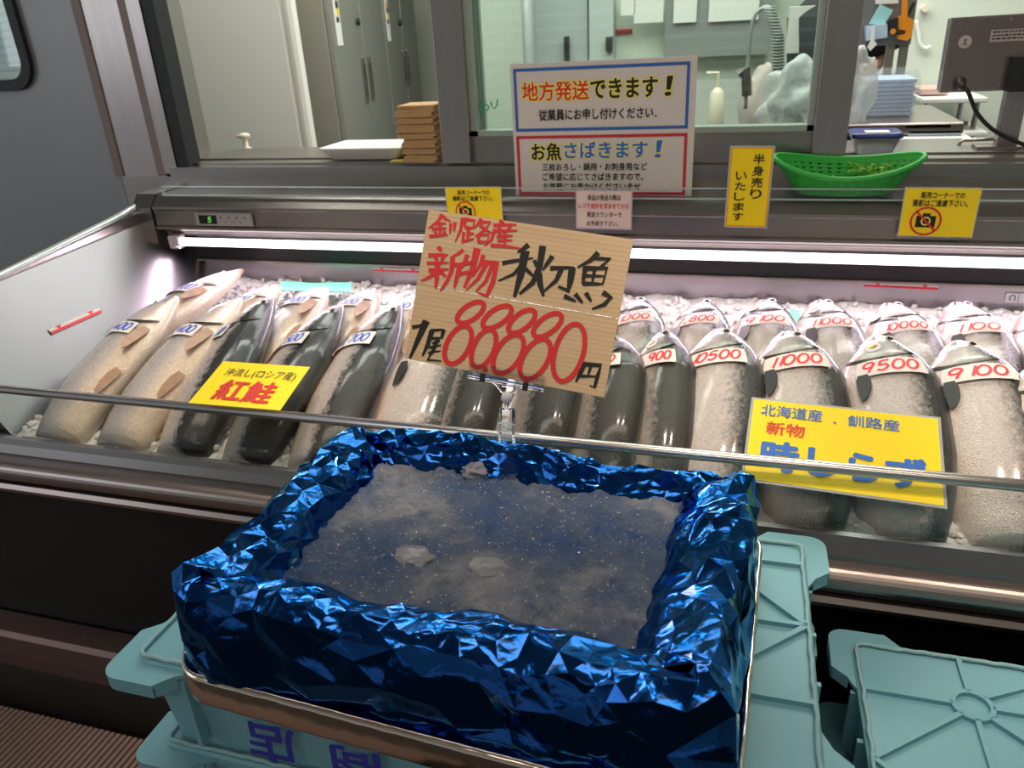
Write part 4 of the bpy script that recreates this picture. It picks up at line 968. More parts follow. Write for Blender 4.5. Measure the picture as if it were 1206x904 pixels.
# container under the tray
x0, x1, y0, y1 = -.68, .142, .50, .945
xr = .108; yn, ya, yb = .753, .868, .637; r1 = (xr-.119, ya); r2 = (xr-.119, yb); xm = xr-.238
ribs1 = [((xr, ya), (r1[0]+.02, ya)), ((xr, yb), (r2[0]+.02, yb)), ((xr, yn), (r1[0]+.014, ya-.014)), ((xr, yn), (r2[0]+.014, yb+.014)), ((xr, yn), (xm-.4, yn)), ((r1[0], ya+.02), (r1[0], .917)), ((r1[0]-.014, ya-.014), (xm, yn)), ((r2[0]-.014, yb+.014), (xm, yn)), ((r2[0], yb-.02), (r2[0], .528)), ((r1[0]-.02, ya), (-.652, ya)), ((r2[0]-.02, yb), (-.652, yb))]
tops = [crate(.85, x0, x1, y0, y1, 'aqua plastic container directly under the blue foil tray, lettered in blue', ribs1, [(r1, .02), (r2, .02)])]
frame = tops[0][1]
def crate_text(t, z, X0, Y0):
    pl = Plane([(X0+.40, Y0-.0015, z-.12), (X0+.12, Y0-.0015, z-.12), (X0+.12, Y0-.0015, z-.035), (X0+.40, Y0-.0015, z-.035)])
    # written upright, the container stands upside down
    g = lambda x, y: Vector((X0+x, Y0+.0010-.004*(z-.018-y)/.12-.0045, y))
    for s, a, b in (('店', .142, .205), ('商', .247, .315)):
        bm = put_text(s, lambda x, y: g(x, y), b, a, z-(.058 if s == '店' else .066), z-(.116 if s == '店' else .124), .022); bmesh.ops.recalc_face_normals(bm, faces=bm.faces); obj('lettering', bm, 'navyink', t)
crate_text(tops[0][0], .85, frame[0], frame[2])
def copy_tree(o, dz, label, parent=None):
    c = o.copy(); C.objects.link(c)
    if parent: c.parent = parent
    else:
        c.location = o.location+Vector((0, 0, dz)); c['label'] = label
    for ch in list(o.children): copy_tree(ch, dz, label, c)
    return c
low = ['aqua container second from the top under the blue tray', 'aqua container third from the top under the blue tray', 'aqua container fourth from the top under the blue tray', 'aqua container fifth from the top under the blue tray', 'aqua container at the floor under the blue tray']
for k in range(5): copy_tree(tops[0][0], -CRH*(k+1), low[k])
# second stack at the right
z2 = .71; X0, Y1 = .159, .930
xl, bk = .197, .900; rg = onZ(1145, 833, z2); node = onZ(1117, 755, z2); ll = onZ(1042, 897, z2); ln = onZ(1022, 812, z2)
xl = X0+.033; bk = Y1-.033; rg2 = (rg.x, 2*ll.y-rg.y)
ribs2 = [((xl, rg.y), (rg.x-.022, rg.y)), ((rg.x, bk), (rg.x, rg.y+.022)), ((xl, ll.y), (rg.x-.016, rg.y-.016)), ((rg.x+.016, rg.y+.016), (rg.x+.13, bk)), ((rg.x+.022, rg.y), (X0+.78, rg.y)), ((rg.x, rg.y-.022), (rg.x, rg2[1]+.022)), ((xl, ll.y), (rg2[0]-.016, rg2[1]+.016)), ((xl, rg2[1]), (rg2[0]-.022, rg2[1])), ((rg2[0]+.022, rg2[1]), (X0+.78, rg2[1])), ((rg.x+.016, rg.y-.016), (rg.x+.12, ll.y)), ((rg2[0]+.016, rg2[1]+.016), (rg.x+.12, ll.y))]
t2, fr2 = crate(z2, X0, X0+.82, .485, Y1, 'aqua container at the lower right, its ribbed bottom with a ring facing up', ribs2, [((rg.x, rg.y), .022), (rg2, .022)], text=False, group='aqua containers in the right-hand stack')
for k in range(4): copy_tree(t2, -CRH*(k+1), 'aqua container %s from the top of the right-hand stack' % ('second', 'third', 'fourth', 'fifth')[k])
# the lowest ones stand on a board
tag(obj('base_board', box(-.66, .12, .52, .93, -.012, .012), 'slat'), 'low board under the container stack below the tray', 'board')
tag(obj('base_board', box(.18, .95, .51, .91, -.16, .012), 'slat'), 'low board under the right-hand container stack', 'board')

# ================================================================== FOIL TRAY
TC = Vector((-.253, .680)); TA = -.055; TW, TH = .575, .400
ex = Vector((math.cos(TA), math.sin(TA))); ey = Vector((-math.sin(TA), math.cos(TA)))
def tw(x, y, z): p = TC+ex*x+ey*y; return Vector((p.x, p.y, z))
rngf = np.random.default_rng(11)
DIRS = rngf.normal(size=(14, 3)); DIRS /= np.linalg.norm(DIRS, axis=1)[:, None]; FR = rngf.uniform(9, 34, 14); PHS = rngf.uniform(0, 1, 14)
def crumple(p, scale=1.0):
    q = Vector(p); return (mn.noise(q*30)*.006+mn.noise(q*80)*.002)*scale
def perim(n, w, h, r):
    pts = []; segs = [('l', (-w/2+r, -h/2), (w/2-r, -h/2), (0, -1)), ('a', (w/2-r, -h/2+r), -90), ('l', (w/2, -h/2+r), (w/2, h/2-r), (1, 0)), ('a', (w/2-r, h/2-r), 0), ('l', (w/2-r, h/2), (-w/2+r, h/2), (0, 1)), ('a', (-w/2+r, h/2-r), 90), ('l', (-w/2, h/2-r), (-w/2, -h/2+r), (-1, 0)), ('a', (-w/2+r, -h/2+r), 180)]
    for s in segs:
        if s[0] == 'l':
            L = math.hypot(s[2][0]-s[1][0], s[2][1]-s[1][1]); k = max(2, int(n*L))
            for i in range(k): u = i/k; pts.append((s[1][0]+(s[2][0]-s[1][0])*u, s[1][1]+(s[2][1]-s[1][1])*u, *s[3]))
        else:
            k = max(4, int(n*r*1.6))
            for i in range(k): a = math.radians(s[2]+90*i/k); pts.append((s[1][0]+r*math.cos(a), s[1][1]+r*math.sin(a), math.cos(a), math.sin(a)))
    return pts
tray = thing('foil_tray', 'shallow box wrapped in crumpled blue metallic foil on the aqua containers', 'tray', tw(0, 0, .852))
PER = perim(380, TW, TH, .035)
def wall_w(nx, ny, x=0):
    w = {'f': .060+.026*min(1, max(0, x/TW+.5)), 'b': .045-.019*min(1, max(0, x/TW+.5)), 'l': .060, 'r': .080}; a = nx*nx; b = ny*ny
    return a*(w['r'] if nx > 0 else w['l'])+b*(w['b'] if ny > 0 else w['f'])
# the sheet: sharp flat facets (a triangulated crumple pattern in the sheet's own length and width), each facet slightly dished
from mathutils.geometry import delaunay_2d_cdt
cumS = [0]
for a_, b_ in zip(PER, PER[1:]+PER[:1]): cumS.append(cumS[-1]+math.hypot(b_[0]-a_[0], b_[1]-a_[1]))
LS = cumS[-1]; LT = .300
import bisect
def sheet(s_, t_):
    s_ = s_ % LS; k = min(len(PER)-1, bisect.bisect_right(cumS, s_)-1); u = (s_-cumS[k])/max(1e-9, cumS[k+1]-cumS[k]); A_, B_ = PER[k], PER[(k+1) % len(PER)]
    x, y, nx, ny = [A_[m_]+(B_[m_]-A_[m_])*u for m_ in range(4)]
    ww = wall_w(nx, ny, x); lump = mn.noise(Vector((x*8, y*8, 2)))*.013+mn.noise(Vector((x*19, y*19, 6)))*.005; x += nx*mn.noise(Vector((x*7, y*7, 9)))*.010; y += ny*mn.noise(Vector((x*7, y*7, 9)))*.010*(1 if t_ > .05 else t_/.05)
    zr = .995+lump+abs(nx*ny)*2*.006+nx*nx*.005-(.005 if ny > .5 else 0)
    prof = [(.007, .868), (.005, .90), (.004, .95), (.001, zr-.020), (-.006, zr-.006), (-.016, zr), (-.34*ww-.006, zr+.001), (-.66*ww-.006, zr-.010), (-ww-.002, zr-.026), (-ww-.012, .955), (-ww-.020, .930)]
    cum = [0]
    for a, b in zip(prof, prof[1:]): cum.append(cum[-1]+math.hypot(b[0]-a[0], b[1]-a[1]))
    q = cum[-1]*t_/LT; k = min(len(cum)-2, max(0, bisect.bisect_right(cum, q)-1)); f_ = (q-cum[k])/(cum[k+1]-cum[k])
    o_ = prof[k][0]+(prof[k+1][0]-prof[k][0])*f_; z = prof[k][1]+(prof[k+1][1]-prof[k][1])*f_
    dx, dz = prof[k+1][0]-prof[k][0], prof[k+1][1]-prof[k][1]; l = math.hypot(dx, dz) or 1
    d2 = ex*nx+ey*ny; nv = Vector((d2.x*dz/l, d2.y*dz/l, -dx/l))
    return tw(x+nx*o_, y+ny*o_, z), nv, o_, z, nx, ny
def spacing(s_, t_, p, o_, z, nx, ny):
    fine = mn.noise(Vector((p.x*13, p.y*13, p.z*13)))
    sp = .0175+.012*fine
    if o_ > -.002: sp = (.034 if ny < -.5 else .024)+.018*fine
    if o_ > -.002 and z < .90: sp = .045
    return max(.009, sp)
rf = random.Random(21); PT = []; HT = []; cell = {}
for tries in range(26000):
    s_, t_ = rf.uniform(.004, LS-.004), rf.uniform(.006, LT-.006); p, nv, o_, z, nx, ny = sheet(s_, t_); sp = spacing(s_, t_, p, o_, z, nx, ny)
    ci, cj = int(s_/.02), int(t_/.02); ok = True
    for a in range(ci-3, ci+4):
        for b in range(cj-3, cj+4):
            for (q0, q1) in cell.get((a, b), ()):
                if (q0-s_)**2+(q1-t_)**2 < sp*sp: ok = False; break
            if not ok: break
        if not ok: break
    if ok:
        cell.setdefault((ci, cj), []).append((s_, t_)); PT.append((s_, t_)); hh = rf.uniform(-1, 1); hh = math.copysign(abs(hh)**.7, hh)
        low = .3 if (o_ > -.002 and z < .90) else (.75 if o_ > -.002 else 1.0)
        HT.append(hh*sp*.23*low)
nb = 60
for k in range(nb+1):
    for t_ in (0, LT): PT.append((LS*k/nb, t_)); HT.append(0)
for k in range(1, 14):
    for s_ in (0, LS): PT.append((s_, LT*k/14)); HT.append(0)
vo_, _, tr_, _, _, _ = delaunay_2d_cdt([Vector(p) for p in PT], [], [], 0, 1e-6)
XYZ = []
for (s_, t_), h_ in zip(PT, HT):
    p, nv, *_r = sheet(s_, t_); XYZ.append(p+nv*(h_+mn.noise(p*16)*.004*(0 if t_ < .02 else 1)))
bm = bmesh.new(); SUB = 4
for f in tr_:
    A_, B_, C_ = [XYZ[k] for k in f]; n_ = (B_-A_).cross(C_-A_); ar = n_.length
    if ar < 1e-8: continue
    n_.normalize(); dish = rf.uniform(-1, 1)*math.sqrt(ar)*.10; vv = {}
    for a in range(SUB+1):
        for b in range(SUB+1-a):
            u, v = a/SUB, b/SUB; w_ = 1-u-v; vv[a, b] = bm.verts.new(A_*w_+B_*u+C_*v+n_*(dish*27*u*v*w_*.5))
    for a in range(SUB):
        for b in range(SUB-a):
            bm.faces.new((vv[a, b], vv[a+1, b], vv[a, b+1]))
            if a+b < SUB-1: bm.faces.new((vv[a+1, b], vv[a+1, b+1], vv[a, b+1]))
obj('foil_cover', bm, 'foil', tray, smooth=True)
bm = bmesh.new(); P = []
for (x, y, nx, ny) in PER[::2]:
    row = []
    for o_, z in ((.008, .853), (.012, .858), (.0125, .875), (.0125, .890), (.010, .8985), (.007, .897), (.003, .885)):
        p = tw(x+nx*o_, y+ny*o_, z); row.append(p+Vector(((ex*nx+ey*ny).x, (ex*nx+ey*ny).y, .3))*crumple(p*1.5, .16))
    P.append(row)
grid(bm, P, closed_u=True); bmesh.ops.recalc_face_normals(bm, faces=bm.faces)
obj('silver_band', bm, 'silver', tray, smooth=True, label='silver foil band round the foot of the tray')
obj('inner_base', spin(box(TC.x-TW/2+.01, TC.x+TW/2-.01, TC.y-TH/2+.01, TC.y+TH/2-.01, .853, .93), TC, TA), 'foam', tray)
# slush
bm = bmesh.new(); P = []
for i in range(201):
    row = []
    for j in range(131):
        x = (-TW/2+.078+.004)+(TW-.078-.074)*i/200; y = (-TH/2+.044)+(TH-.044-.026)*j/130
        x = -TW/2+.045+(TW-.090)*i/200; y = -TH/2+.034+(TH-.050)*j/130
        p = tw(x, y, 0); q = Vector((p.x, p.y, 0)); z = .953+.0045*mn.noise(q*16)+.0050*mn.noise(q*42)+.0034*mn.noise(q*95)+.012*max(0, (y-TH*.30)/(TH*.2))*max(0, mn.noise(q*30)+.3)
        row.append(Vector((p.x, p.y, z)))
    P.append(row)
grid(bm, P)
nbase = len(bm.faces); rs = random.Random(9)
for k in range(2600):
    i = rs.randrange(8, 193); j = rs.randrange(8, 123); c = P[i][j]+Vector((rs.uniform(-.001, .001), rs.uniform(-.001, .001), .0002)); r_ = rs.uniform(.0007, .0019)
    d = [Vector((rs.uniform(-1, 1), rs.uniform(-1, 1), rs.uniform(-.6, 1))).normalized()*r_ for _ in range(4)]
    v = [bm.verts.new(c+q) for q in d]
    for q in ((0, 1, 2), (0, 2, 3), (0, 3, 1), (1, 3, 2)): bm.faces.new([v[z_] for z_ in q]).material_index = 1
o = obj('slush_ice', bm, ['trayice', 'grain']); tag(o, 'grey-blue slush of melting ice filling the foil tray', 'ice', kind='stuff')
LUMPS = [((322, 655), .017, 'pale ice lump at the left front corner of the slush'), ((398, 565), .011, 'flat ice lump by the left back of the slush'), ((427, 545), .010, 'ice lump in the back left corner of the tray'), ((560, 555), .014, 'ice lump at the back of the slush just left of the clip'), ((662, 553), .013, 'ice lump at the back of the slush right of the clip'), ((703, 558), .013, 'bright ice lump at the back right of the slush'), ((575, 668), .015, 'sunken ice lump in the middle of the slush'), ((487, 655), .015, 'sunken ice lump left of the middle of the slush')]
for k, (pxy, r, lb) in enumerate(LUMPS):
    bm = bmesh.new(); sunk = k in (0, 1, 6, 7); blob(bm, onZ(*pxy, .9525 if sunk else .960), r*(1.25 if sunk else 1), 4, .13 if sunk else .28, k+2, (1.35, 1, .30 if sunk else .75))
    tag(obj('ice_lump', bm, 'lump', smooth=True), lb, 'ice', 'loose ice lumps in the tray')

# ================================================================== WOODEN SIGN AND CLIP
q = [Vector(p) for p in ((-.398, .946, 1.290), (-.127, .942, 1.256), (-.151, .868, 1.072), (-.421, .872, 1.105))]
pl = Plane(q)
sg = thing('wooden_price_board', 'pine board price sign hand-lettered in red and black above the blue tray', 'sign', pl.at(pl.w/2, 0))
def plank(y0, y1, nm):
    bm = pl.slab(0, pl.w, y0, y1, -.006, 0); bmesh.ops.recalc_face_normals(bm, faces=bm.faces); uvl = bm.loops.layers.uv.new('UVMap')
    for f in bm.faces:
        for lp in f.loops:
            d = lp.vert.co-pl.o; lp[uvl].uv = (d.dot(pl.ex), d.dot(pl.ey)+.3*(y0 > .05)+d.dot(pl.n))
    return obj(nm, bm, 'wood', sg)
ys = pl.h*.505
plank(0, ys-.0004, 'plank'); plank(ys+.0004, pl.h, 'plank')
Z1 = (470, 240, 4.304); f1 = pl.px(Z1)
def px2(x, y): return f1(x, y)
def strokes(S, w, m, nm):
    bm = bmesh.new()
    for k, s in enumerate(S):
        ww = w
        if isinstance(s, tuple): s, ww = s; ww *= 1.15
        Plane.lift = .0006+.00004*(k % 8)
        ribbon(bm, s, ww, px2, True, len(s) > 3 and False)
    bmesh.ops.recalc_face_normals(bm, faces=bm.faces)
    return obj(nm, bm, m, sg)
S = [[(217, 52), (200, 85), (148, 124)], [(215, 58), (235, 75), (262, 88)], [(182, 100), (238, 98)], [(165, 127), (240, 122)], [(208, 98), (206, 160)], [(182, 138), (190, 152)], [(232, 136), (222, 152)], [(152, 163), (248, 156)],
     [(262, 98), (258, 150)], [(284, 92), (278, 140)], [(322, 70), (312, 130), (284, 192)],
     [(334, 74), (332, 120)], [(330, 76), (382, 84), (374, 124)], [(334, 118), (374, 122)], [(352, 122), (346, 188)], [(350, 152), (380, 148)], [(328, 142), (322, 190)], [(316, 192), (380, 176)],
     [(416, 74), (402, 100), (378, 124)], [(406, 92), (462, 92), (436, 130), (385, 164)], [(410, 108), (440, 132), (478, 152)], [(404, 154), (400, 196)], [(402, 154), (454, 156), (446, 194)], [(400, 192), (448, 192)],
     [(508, 84), (534, 96)], [(478, 108), (596, 104)], [(504, 112), (516, 132)], [(566, 108), (548, 132)], [(474, 136), (600, 134)], [(482, 138), (468, 180), (432, 212)], [(512, 146), (496, 170)], [(500, 162), (576, 160)], [(536, 142), (534, 214)], [(498, 186), (574, 184)], ([(464, 210), (540, 214), (618, 226)], 18)]
strokes(S, 17, 'red', 'lettering')
S = [[(198, 216), (216, 242)], [(148, 260), (250, 258)], [(182, 262), (194, 292)], [(230, 258), (212, 292)], ([(140, 300), (254, 298)], 15), [(148, 337), (252, 330)], ([(196, 300), (186, 428)], 24), [(190, 335), (158, 368), (110, 390)], [(204, 340), (238, 368)],
     ([(326, 232), (300, 252), (258, 272)], 16), ([(272, 268), (266, 340), (238, 400), (208, 440)], 20), [(266, 310), (332, 304)], ([(308, 308), (280, 425)], 22),
     [(346, 256), (330, 300), (308, 334)], [(318, 304), (398, 292)], [(296, 356), (392, 338)], ([(396, 224), (372, 330), (330, 425)], 30), ([(428, 258), (410, 310), (372, 370)], 18), ([(412, 298), (496, 298), (474, 400), (444, 466), (398, 450)], 26), ([(444, 300), (400, 378), (340, 436)], 18), ([(474, 306), (440, 390), (388, 444)], 18)]
strokes(S, 21, 'red', 'lettering')
S = [([(656, 206), (632, 226), (600, 246)], 22), ([(522, 300), (600, 286), (680, 274)], 18), ([(640, 236), (616, 360), (584, 472)], 36), ([(622, 310), (580, 356), (502, 390)], 17), ([(630, 318), (664, 350), (690, 376)], 18), ([(686, 284), (700, 326)], 18), ([(778, 264), (752, 300), (728, 336)], 20), ([(728, 212), (712, 320), (676, 400), (610, 456)], 28), ([(706, 350), (716, 410), (732, 468)], 30),
     ([(766, 326), (890, 322)], 20), ([(878, 322), (868, 390), (856, 440), (806, 418)], 30), ([(822, 330), (796, 388), (732, 444)], 22),
     ([(1010, 246), (970, 286), (904, 322)], 22), ([(978, 274), (1072, 280), (1036, 308), (1012, 322)], 17), ([(944, 318), (930, 408)], 22), ([(938, 326), (1054, 326), (1030, 410)], 22), ([(932, 404), (1030, 406)], 20), ([(992, 326), (978, 404)], 16), ([(940, 364), (1040, 366)], 16), ([(836, 466), (896, 494)], 20), ([(892, 456), (930, 502)], 20), ([(946, 450), (974, 494)], 20), ([(1032, 448), (1072, 474), (1040, 510), (978, 532)], 24)]
strokes(S, 22, 'blackink', 'lettering')
S = [([(66, 626), (110, 616), (140, 592)], 16), ([(138, 592), (108, 660), (54, 782)], 30), ([(160, 642), (230, 636)], 14), ([(226, 638), (214, 684)], 18), ([(160, 682), (218, 678)], 13), ([(166, 642), (146, 710), (118, 770)], 22), ([(206, 690), (166, 708)], 14), ([(150, 728), (214, 714)], 11), ([(146, 754), (212, 744)], 11), ([(192, 692), (172, 744), (144, 790), (214, 796)], 17),
     ([(938, 806), (922, 850), (896, 902)], 24), ([(934, 812), (1022, 818), (1008, 866), (990, 930), (966, 920)], 20), ([(974, 816), (958, 868)], 14), ([(920, 872), (1004, 874)], 13)]
strokes(S, 22, 'blackink', 'lettering')
def tiltell(x0, x1, y0, y1, d=58, n=36):
    cx, cy, rx, ry = (x0+x1)/2, (y0+y1)/2, (x1-x0)/2, (y1-y0)/2; dd = math.radians(d)
    return [(cx+rx*math.cos(2*PI*k/n), cy-ry*math.cos(2*PI*k/n-dd)) for k in range(n+1)]
bm = bmesh.new()
for k, b in enumerate(((294, 430, 496, 604, 52), (424, 570, 516, 630, 52), (554, 690, 536, 654, 52), (680, 824, 554, 674, 52), (230, 368, 618, 810, 62), (366, 492, 636, 828, 62), (476, 632, 662, 860, 60), (612, 768, 684, 888, 60), (780, 942, 608, 898, 66))):
    Plane.lift = .0006+.00004*k; ribbon(bm, tiltell(*b), 25, px2, False, False)
Plane.lift = .0006; ribbon(bm, [(434, 828), (440, 852)], 24, px2, False, False)
obj('price_figures', bm, 'red', sg)
# clip: transparent holder, ball joint, clamp on the tray rim
def at_clip(x, y, dz=0): return onP(x, y, pl.at(pl.w/2, 0), np.array(pl.n))
zc = lambda x, y: onP(470+x/4.467, 400+y/4.467, pl.at(pl.w/2, 0, .001), np.array(pl.n))
ck = thing('clip_stand', 'clear plastic clip stand gripping the tray rim and holding the pine board', 'clip', onZ(597, 530, .985))
a, b = zc(365, 172), zc(758, 245); up = pl.ey; n = pl.n
def bar(a, b, h0, h1, z0, z1, bm=None): return prism_poly([a+up*h0+n*z0, b+up*h0+n*z0, b+up*h1+n*z0, a+up*h1+n*z0], n, z1-z0, bm)
bm = bar(a, b, -.004, .016, .0015, .003); bar(a, b, -.004, .012, -.0085, -.0070, bm); bar(a, b, -.007, -.004, -.0085, .003, bm)
obj('jaw', bm, 'clear', ck)
bm = bar(a, b, -.003, -.001, .0031, .0038); obj('jaw_edge', bm, 'blueborder', ck)
for x in (445, 670):
    c = zc(x, 192 if x < 500 else 238); d = pl.ex*.0035
    obj('grip_pad', prism_poly([c-d-up*.007+n*.003, c+d-up*.007+n*.003, c+d+up*.004+n*.003, c-d+up*.004+n*.003], n, .003), 'blackink', ck)
bm = bmesh.new(); c0 = zc(540, 275); c1 = zc(600, 275); l0, r0 = zc(480, 205), zc(620, 228)
tube(bm, [l0-n*.002, zc(510, 235)-n*.002, c0-n*.002, zc(570, 285)-n*.002, c1-n*.002, zc(625, 240)-n*.002], .0022, 8); tube(bm, [zc(540, 240)-n*.002, zc(610, 245)-n*.002], .002, 8)
obj('yoke', bm, 'clear', ck, smooth=True)
bc = zc(567, 306); bm = bmesh.new(); g = bmesh.ops.create_icosphere(bm, subdivisions=3, radius=.0078)
for v in g['verts']: v.co += bc
obj('ball_joint', bm, mat('frosted_ball', (.62, .64, .70), .35, trans=.3), ck, smooth=True)
rimz = .992; base = onZ(597, 527, rimz)
sx = Vector((1, 0, 0)); tp = onY(597, 482, base.y)
bm = bmesh.new()
for s in (-1, 1):
    tube(bm, [tp+sx*s*.009, base+sx*s*.0095+Vector((0, 0, .008))], .0022, 8)
tube(bm, [tp-sx*.010, tp+sx*.010], .0022, 8); tube(bm, [bc, tp], .0035, 8)
obj('arm', bm, 'clear', ck, smooth=True)
bm = bmesh.new()
for k in range(5): z_ = .012+.006*k; bx(bm, base.x-.0075, base.x+.0075, base.y-.002, base.y+.002, base.z+z_, base.z+z_+.0022)
obj('spring_steps', bm, 'clearw', ck)
bm = prism_poly([base+Vector((-.012, -.002, .016)), base+Vector((.012, -.002, .016)), base+Vector((.0145, -.018, -.022)), base+Vector((-.0145, -.018, -.022))], (0, -1, -.3), .002)
prism_poly([base+Vector((-.012, .016, .014)), base+Vector((.012, .016, .014)), base+Vector((.0145, .034, -.02)), base+Vector((-.0145, .034, -.02))], (0, 1, -.3), .002, bm)
bx(bm, base.x-.012, base.x+.012, base.y-.004, base.y+.018, base.z+.014, base.z+.0165)
obj('clamp', bm, 'clear', ck)

# ================================================================== ON THE LEDGES
# foam tray on the left sill
LZ = 1.2135
a, b = onY(390, 170, 1.90), onY(487, 170, 1.90); cx = (a.x+b.x)/2; hw = (b.x-a.x)/2
bm = bmesh.new(); cyy = 1.905
def rrv(hx, hy, z, r=.012): return [Vector((cx+x, cyy+y, z)) for x, y in rounded(-hx, hx, -hy, hy, r, 4)]
P = [rrv(hw*.72, .052, LZ+.001), rrv(hw*.80, .058, LZ+.004), rrv(hw*.97, .074, LZ+.028), rrv(hw, .078, LZ+.030), rrv(hw, .078, LZ+.033), rrv(hw*.95, .073, LZ+.032), rrv(hw*.78, .056, LZ+.008), rrv(hw*.70, .05, LZ+.006)]
V = grid(bm, P, closed_v=True); bm.faces.new(V[0][::-1]); bm.faces.new(V[-1]); bmesh.ops.recalc_face_normals(bm, faces=bm.faces)
tag(obj('foam_tray', bm, 'foam', smooth=True), 'white foam food tray lying on the window sill left of the thin wood stack', 'tray')
tag(obj('yellow_card_scrap', box(onY(462, 186, 1.83).x, onY(486, 186, 1.83).x, 1.815, 1.845, LZ, LZ+.003), mat('yellow_scrap', (.6, .55, .10), .5)), 'yellow slip under the foam tray on the sill', 'slip')
x_, y_ = onY(503, 190, 1.85).x, 1.86; z = LZ
hts = 26; top = onY(503, 122, 1.85).z; th = (top-LZ)/hts; hw_ = (onY(524, 190, 1.85).x-onY(483, 190, 1.85).x)/2
for k in range(hts):
    j = (k*37 % 7-3)*.0011 + (.004 if k == hts-1 else 0); up_ = k > 10; w_ = hw_*(1.0 if up_ else .93)
    bm = box(x_-w_+j-(.006 if up_ else 0), x_+w_+j*.6-(.004 if up_ else 0), y_-.05+j, y_+.05+j, z, z+th*.92); spin(bm, (x_, y_), ((k*29 % 11)-5)*.008)
    tag(obj('thin_wood_sheet', bm, 'kraft'), 'thin brown wood sheet in the stack on the sill by the window post', 'sheet', 'stacked thin wood sheets on the sill'); z += th
bm = prism_poly([onY(515, 124, 1.90), onY(523, 124, 1.90), onY(523, 108, 1.905), onY(519, 109, 1.905)], (0, 1, 0), .004)
tag(obj('cream_packet', bm, 'cream'), 'cream packet corner standing behind the thin wood stack', 'packet')
# pump bottle
a = onY(292, 183, 2.25); t = thing('pump_bottle', 'cream pump bottle behind the left sill', 'bottle', (a.x, a.y, a.z-.10))
bm = bmesh.new(); lathe(bm, a, [(.026, -.10), (.028, -.09), (.028, .008), (.020, .022), (.008, .028), (.008, .050)], 20); obj('bottle', bm, 'cream', t, smooth=True)
bm = bmesh.new(); lathe(bm, a, [(.007, .05), (.018, .058), (.018, .066), (.008, .070)], 16); tube(bm, [a+Vector((0, 0, .063)), a+Vector((-.022, -.01, .060))], .006, 8); obj('pump_head', bm, 'cream', t, smooth=True)
bsh = tag(obj('back_shelf', box(-1.75, -.55, 2.12, 2.60, a.z-.13, a.z-.10), 'steelv', origin=(-1.1, 2.4, .95)), 'steel worktop behind the left sill under the pump bottle', 'worktop'); bsh['_o'] = list(bsh.location)
for x in (-1.7, -.6):
    for y in (2.15, 2.57): obj('leg', box(x-.02, x+.02, y-.02, y+.02, -.16, a.z-.13), 'steelv', bsh)
# green basket
bl_, br_ = onY(912, 205, 1.745), onY(1083, 205, 1.745); cx = (bl_.x+br_.x)/2; a_ = (br_.x-bl_.x)/2; b_ = .040; cyb = 1.738; bz = 1.1525
bk_ = thing('green_basket', 'green oval perforated plastic basket on the hood ledge at right', 'basket', (cx, cyb, bz))
def bpt(u, v, off=0):
    a = 2*PI*u; k = .62+.38*v**.8; rimh = .062+.020*math.cos(2*a)*.6+.014*math.sin(a)
    return Vector((cx+(a_*k+off)*math.cos(a), cyb+(b_*(.75+.25*v)+off)*math.sin(a)*1.0, bz+.004+rimh*v))
bm = bmesh.new(); NU, NVv = 120, 24
V = [[bm.verts.new(bpt(i/NU, j/NVv)) for j in range(NVv+1)] for i in range(NU)]
for i in range(NU):
    for j in range(NVv):
        if i % 3 == 1 and j % 3 == 1 and 3 < j < 20: continue
        bm.faces.new((V[i][j], V[(i+1) % NU][j], V[(i+1) % NU][j+1], V[i][j+1]))
bm.faces.new([V[i][0] for i in range(NU)]); o = obj('basket_wall', bm, 'basket', bk_, smooth=True); sm = o.modifiers.new('s', 'SOLIDIFY'); sm.thickness = .002
bm = bmesh.new(); tube(bm, [bpt(i/NU, 1, .003) for i in range(NU)], .0055, 8, closed=True); obj('basket_rim', bm, 'basket', bk_, smooth=True)
bm = bmesh.new(); rl = random.Random(5)
for k in range(260):
    u = rl.uniform(-.85, .85); p = Vector((cx+a_*.75*u+.0, cyb+rl.uniform(-.7, .7)*b_*.75, bz+.012+rl.uniform(0, .022)+(.030 if u > .05 and rl.random() < .7 else 0)))
    d = Vector((rl.uniform(-1, 1), rl.uniform(-1, 1), rl.uniform(-.2, 1))).normalized()*.009; s = d.orthogonal().normalized()*.003
    prism_poly([p-d, p+s, p+d, p-s], d.cross(s), .0008, bm)
tag(obj('plastic_parsley', bm, 'leaf'), 'green leafy garnish heaped in the green basket', 'garnish', kind='stuff')
# film roll tray on the right sill
a, b = onY(1004, 160, 1.87), onY(1062, 160, 1.87); cx = (a.x+b.x)/2; hw = (b.x-a.x)/2; cyy = 1.90
t = thing('lidded_tub', 'small clear tub with a dark blue film top on the right sill', 'tub', (cx, cyy, LZ))
bm = bmesh.new(); P = [rrv(hw*.70, .030, LZ+.0005), rrv(hw*.74, .034, LZ+.003), rrv(hw*.96, .046, LZ+.034), rrv(hw, .049, LZ+.036)]
V = grid(bm, P, closed_v=True); bm.faces.new(V[0][::-1]); bm.faces.new(V[-1]); bmesh.ops.recalc_face_normals(bm, faces=bm.faces); obj('tub', bm, 'clearw', t, smooth=True)
bm = bmesh.new(); P = [rrv(hw*1.04, .051, LZ+.036), rrv(hw*1.06, .053, LZ+.041), rrv(hw*1.0, .048, LZ+.046), rrv(hw*.9, .042, LZ+.047)]
V = grid(bm, P, closed_v=True); bm.faces.new(V[0][::-1]); bm.faces.new(V[-1]); bmesh.ops.recalc_face_normals(bm, faces=bm.faces); obj('film_lid', bm, 'deepblue', t, smooth=True)
obj('lid_label', box(cx-hw*.5, cx+hw*.5, cyy-.045, cyy-.005, LZ+.0472, LZ+.0482), 'paper', t)
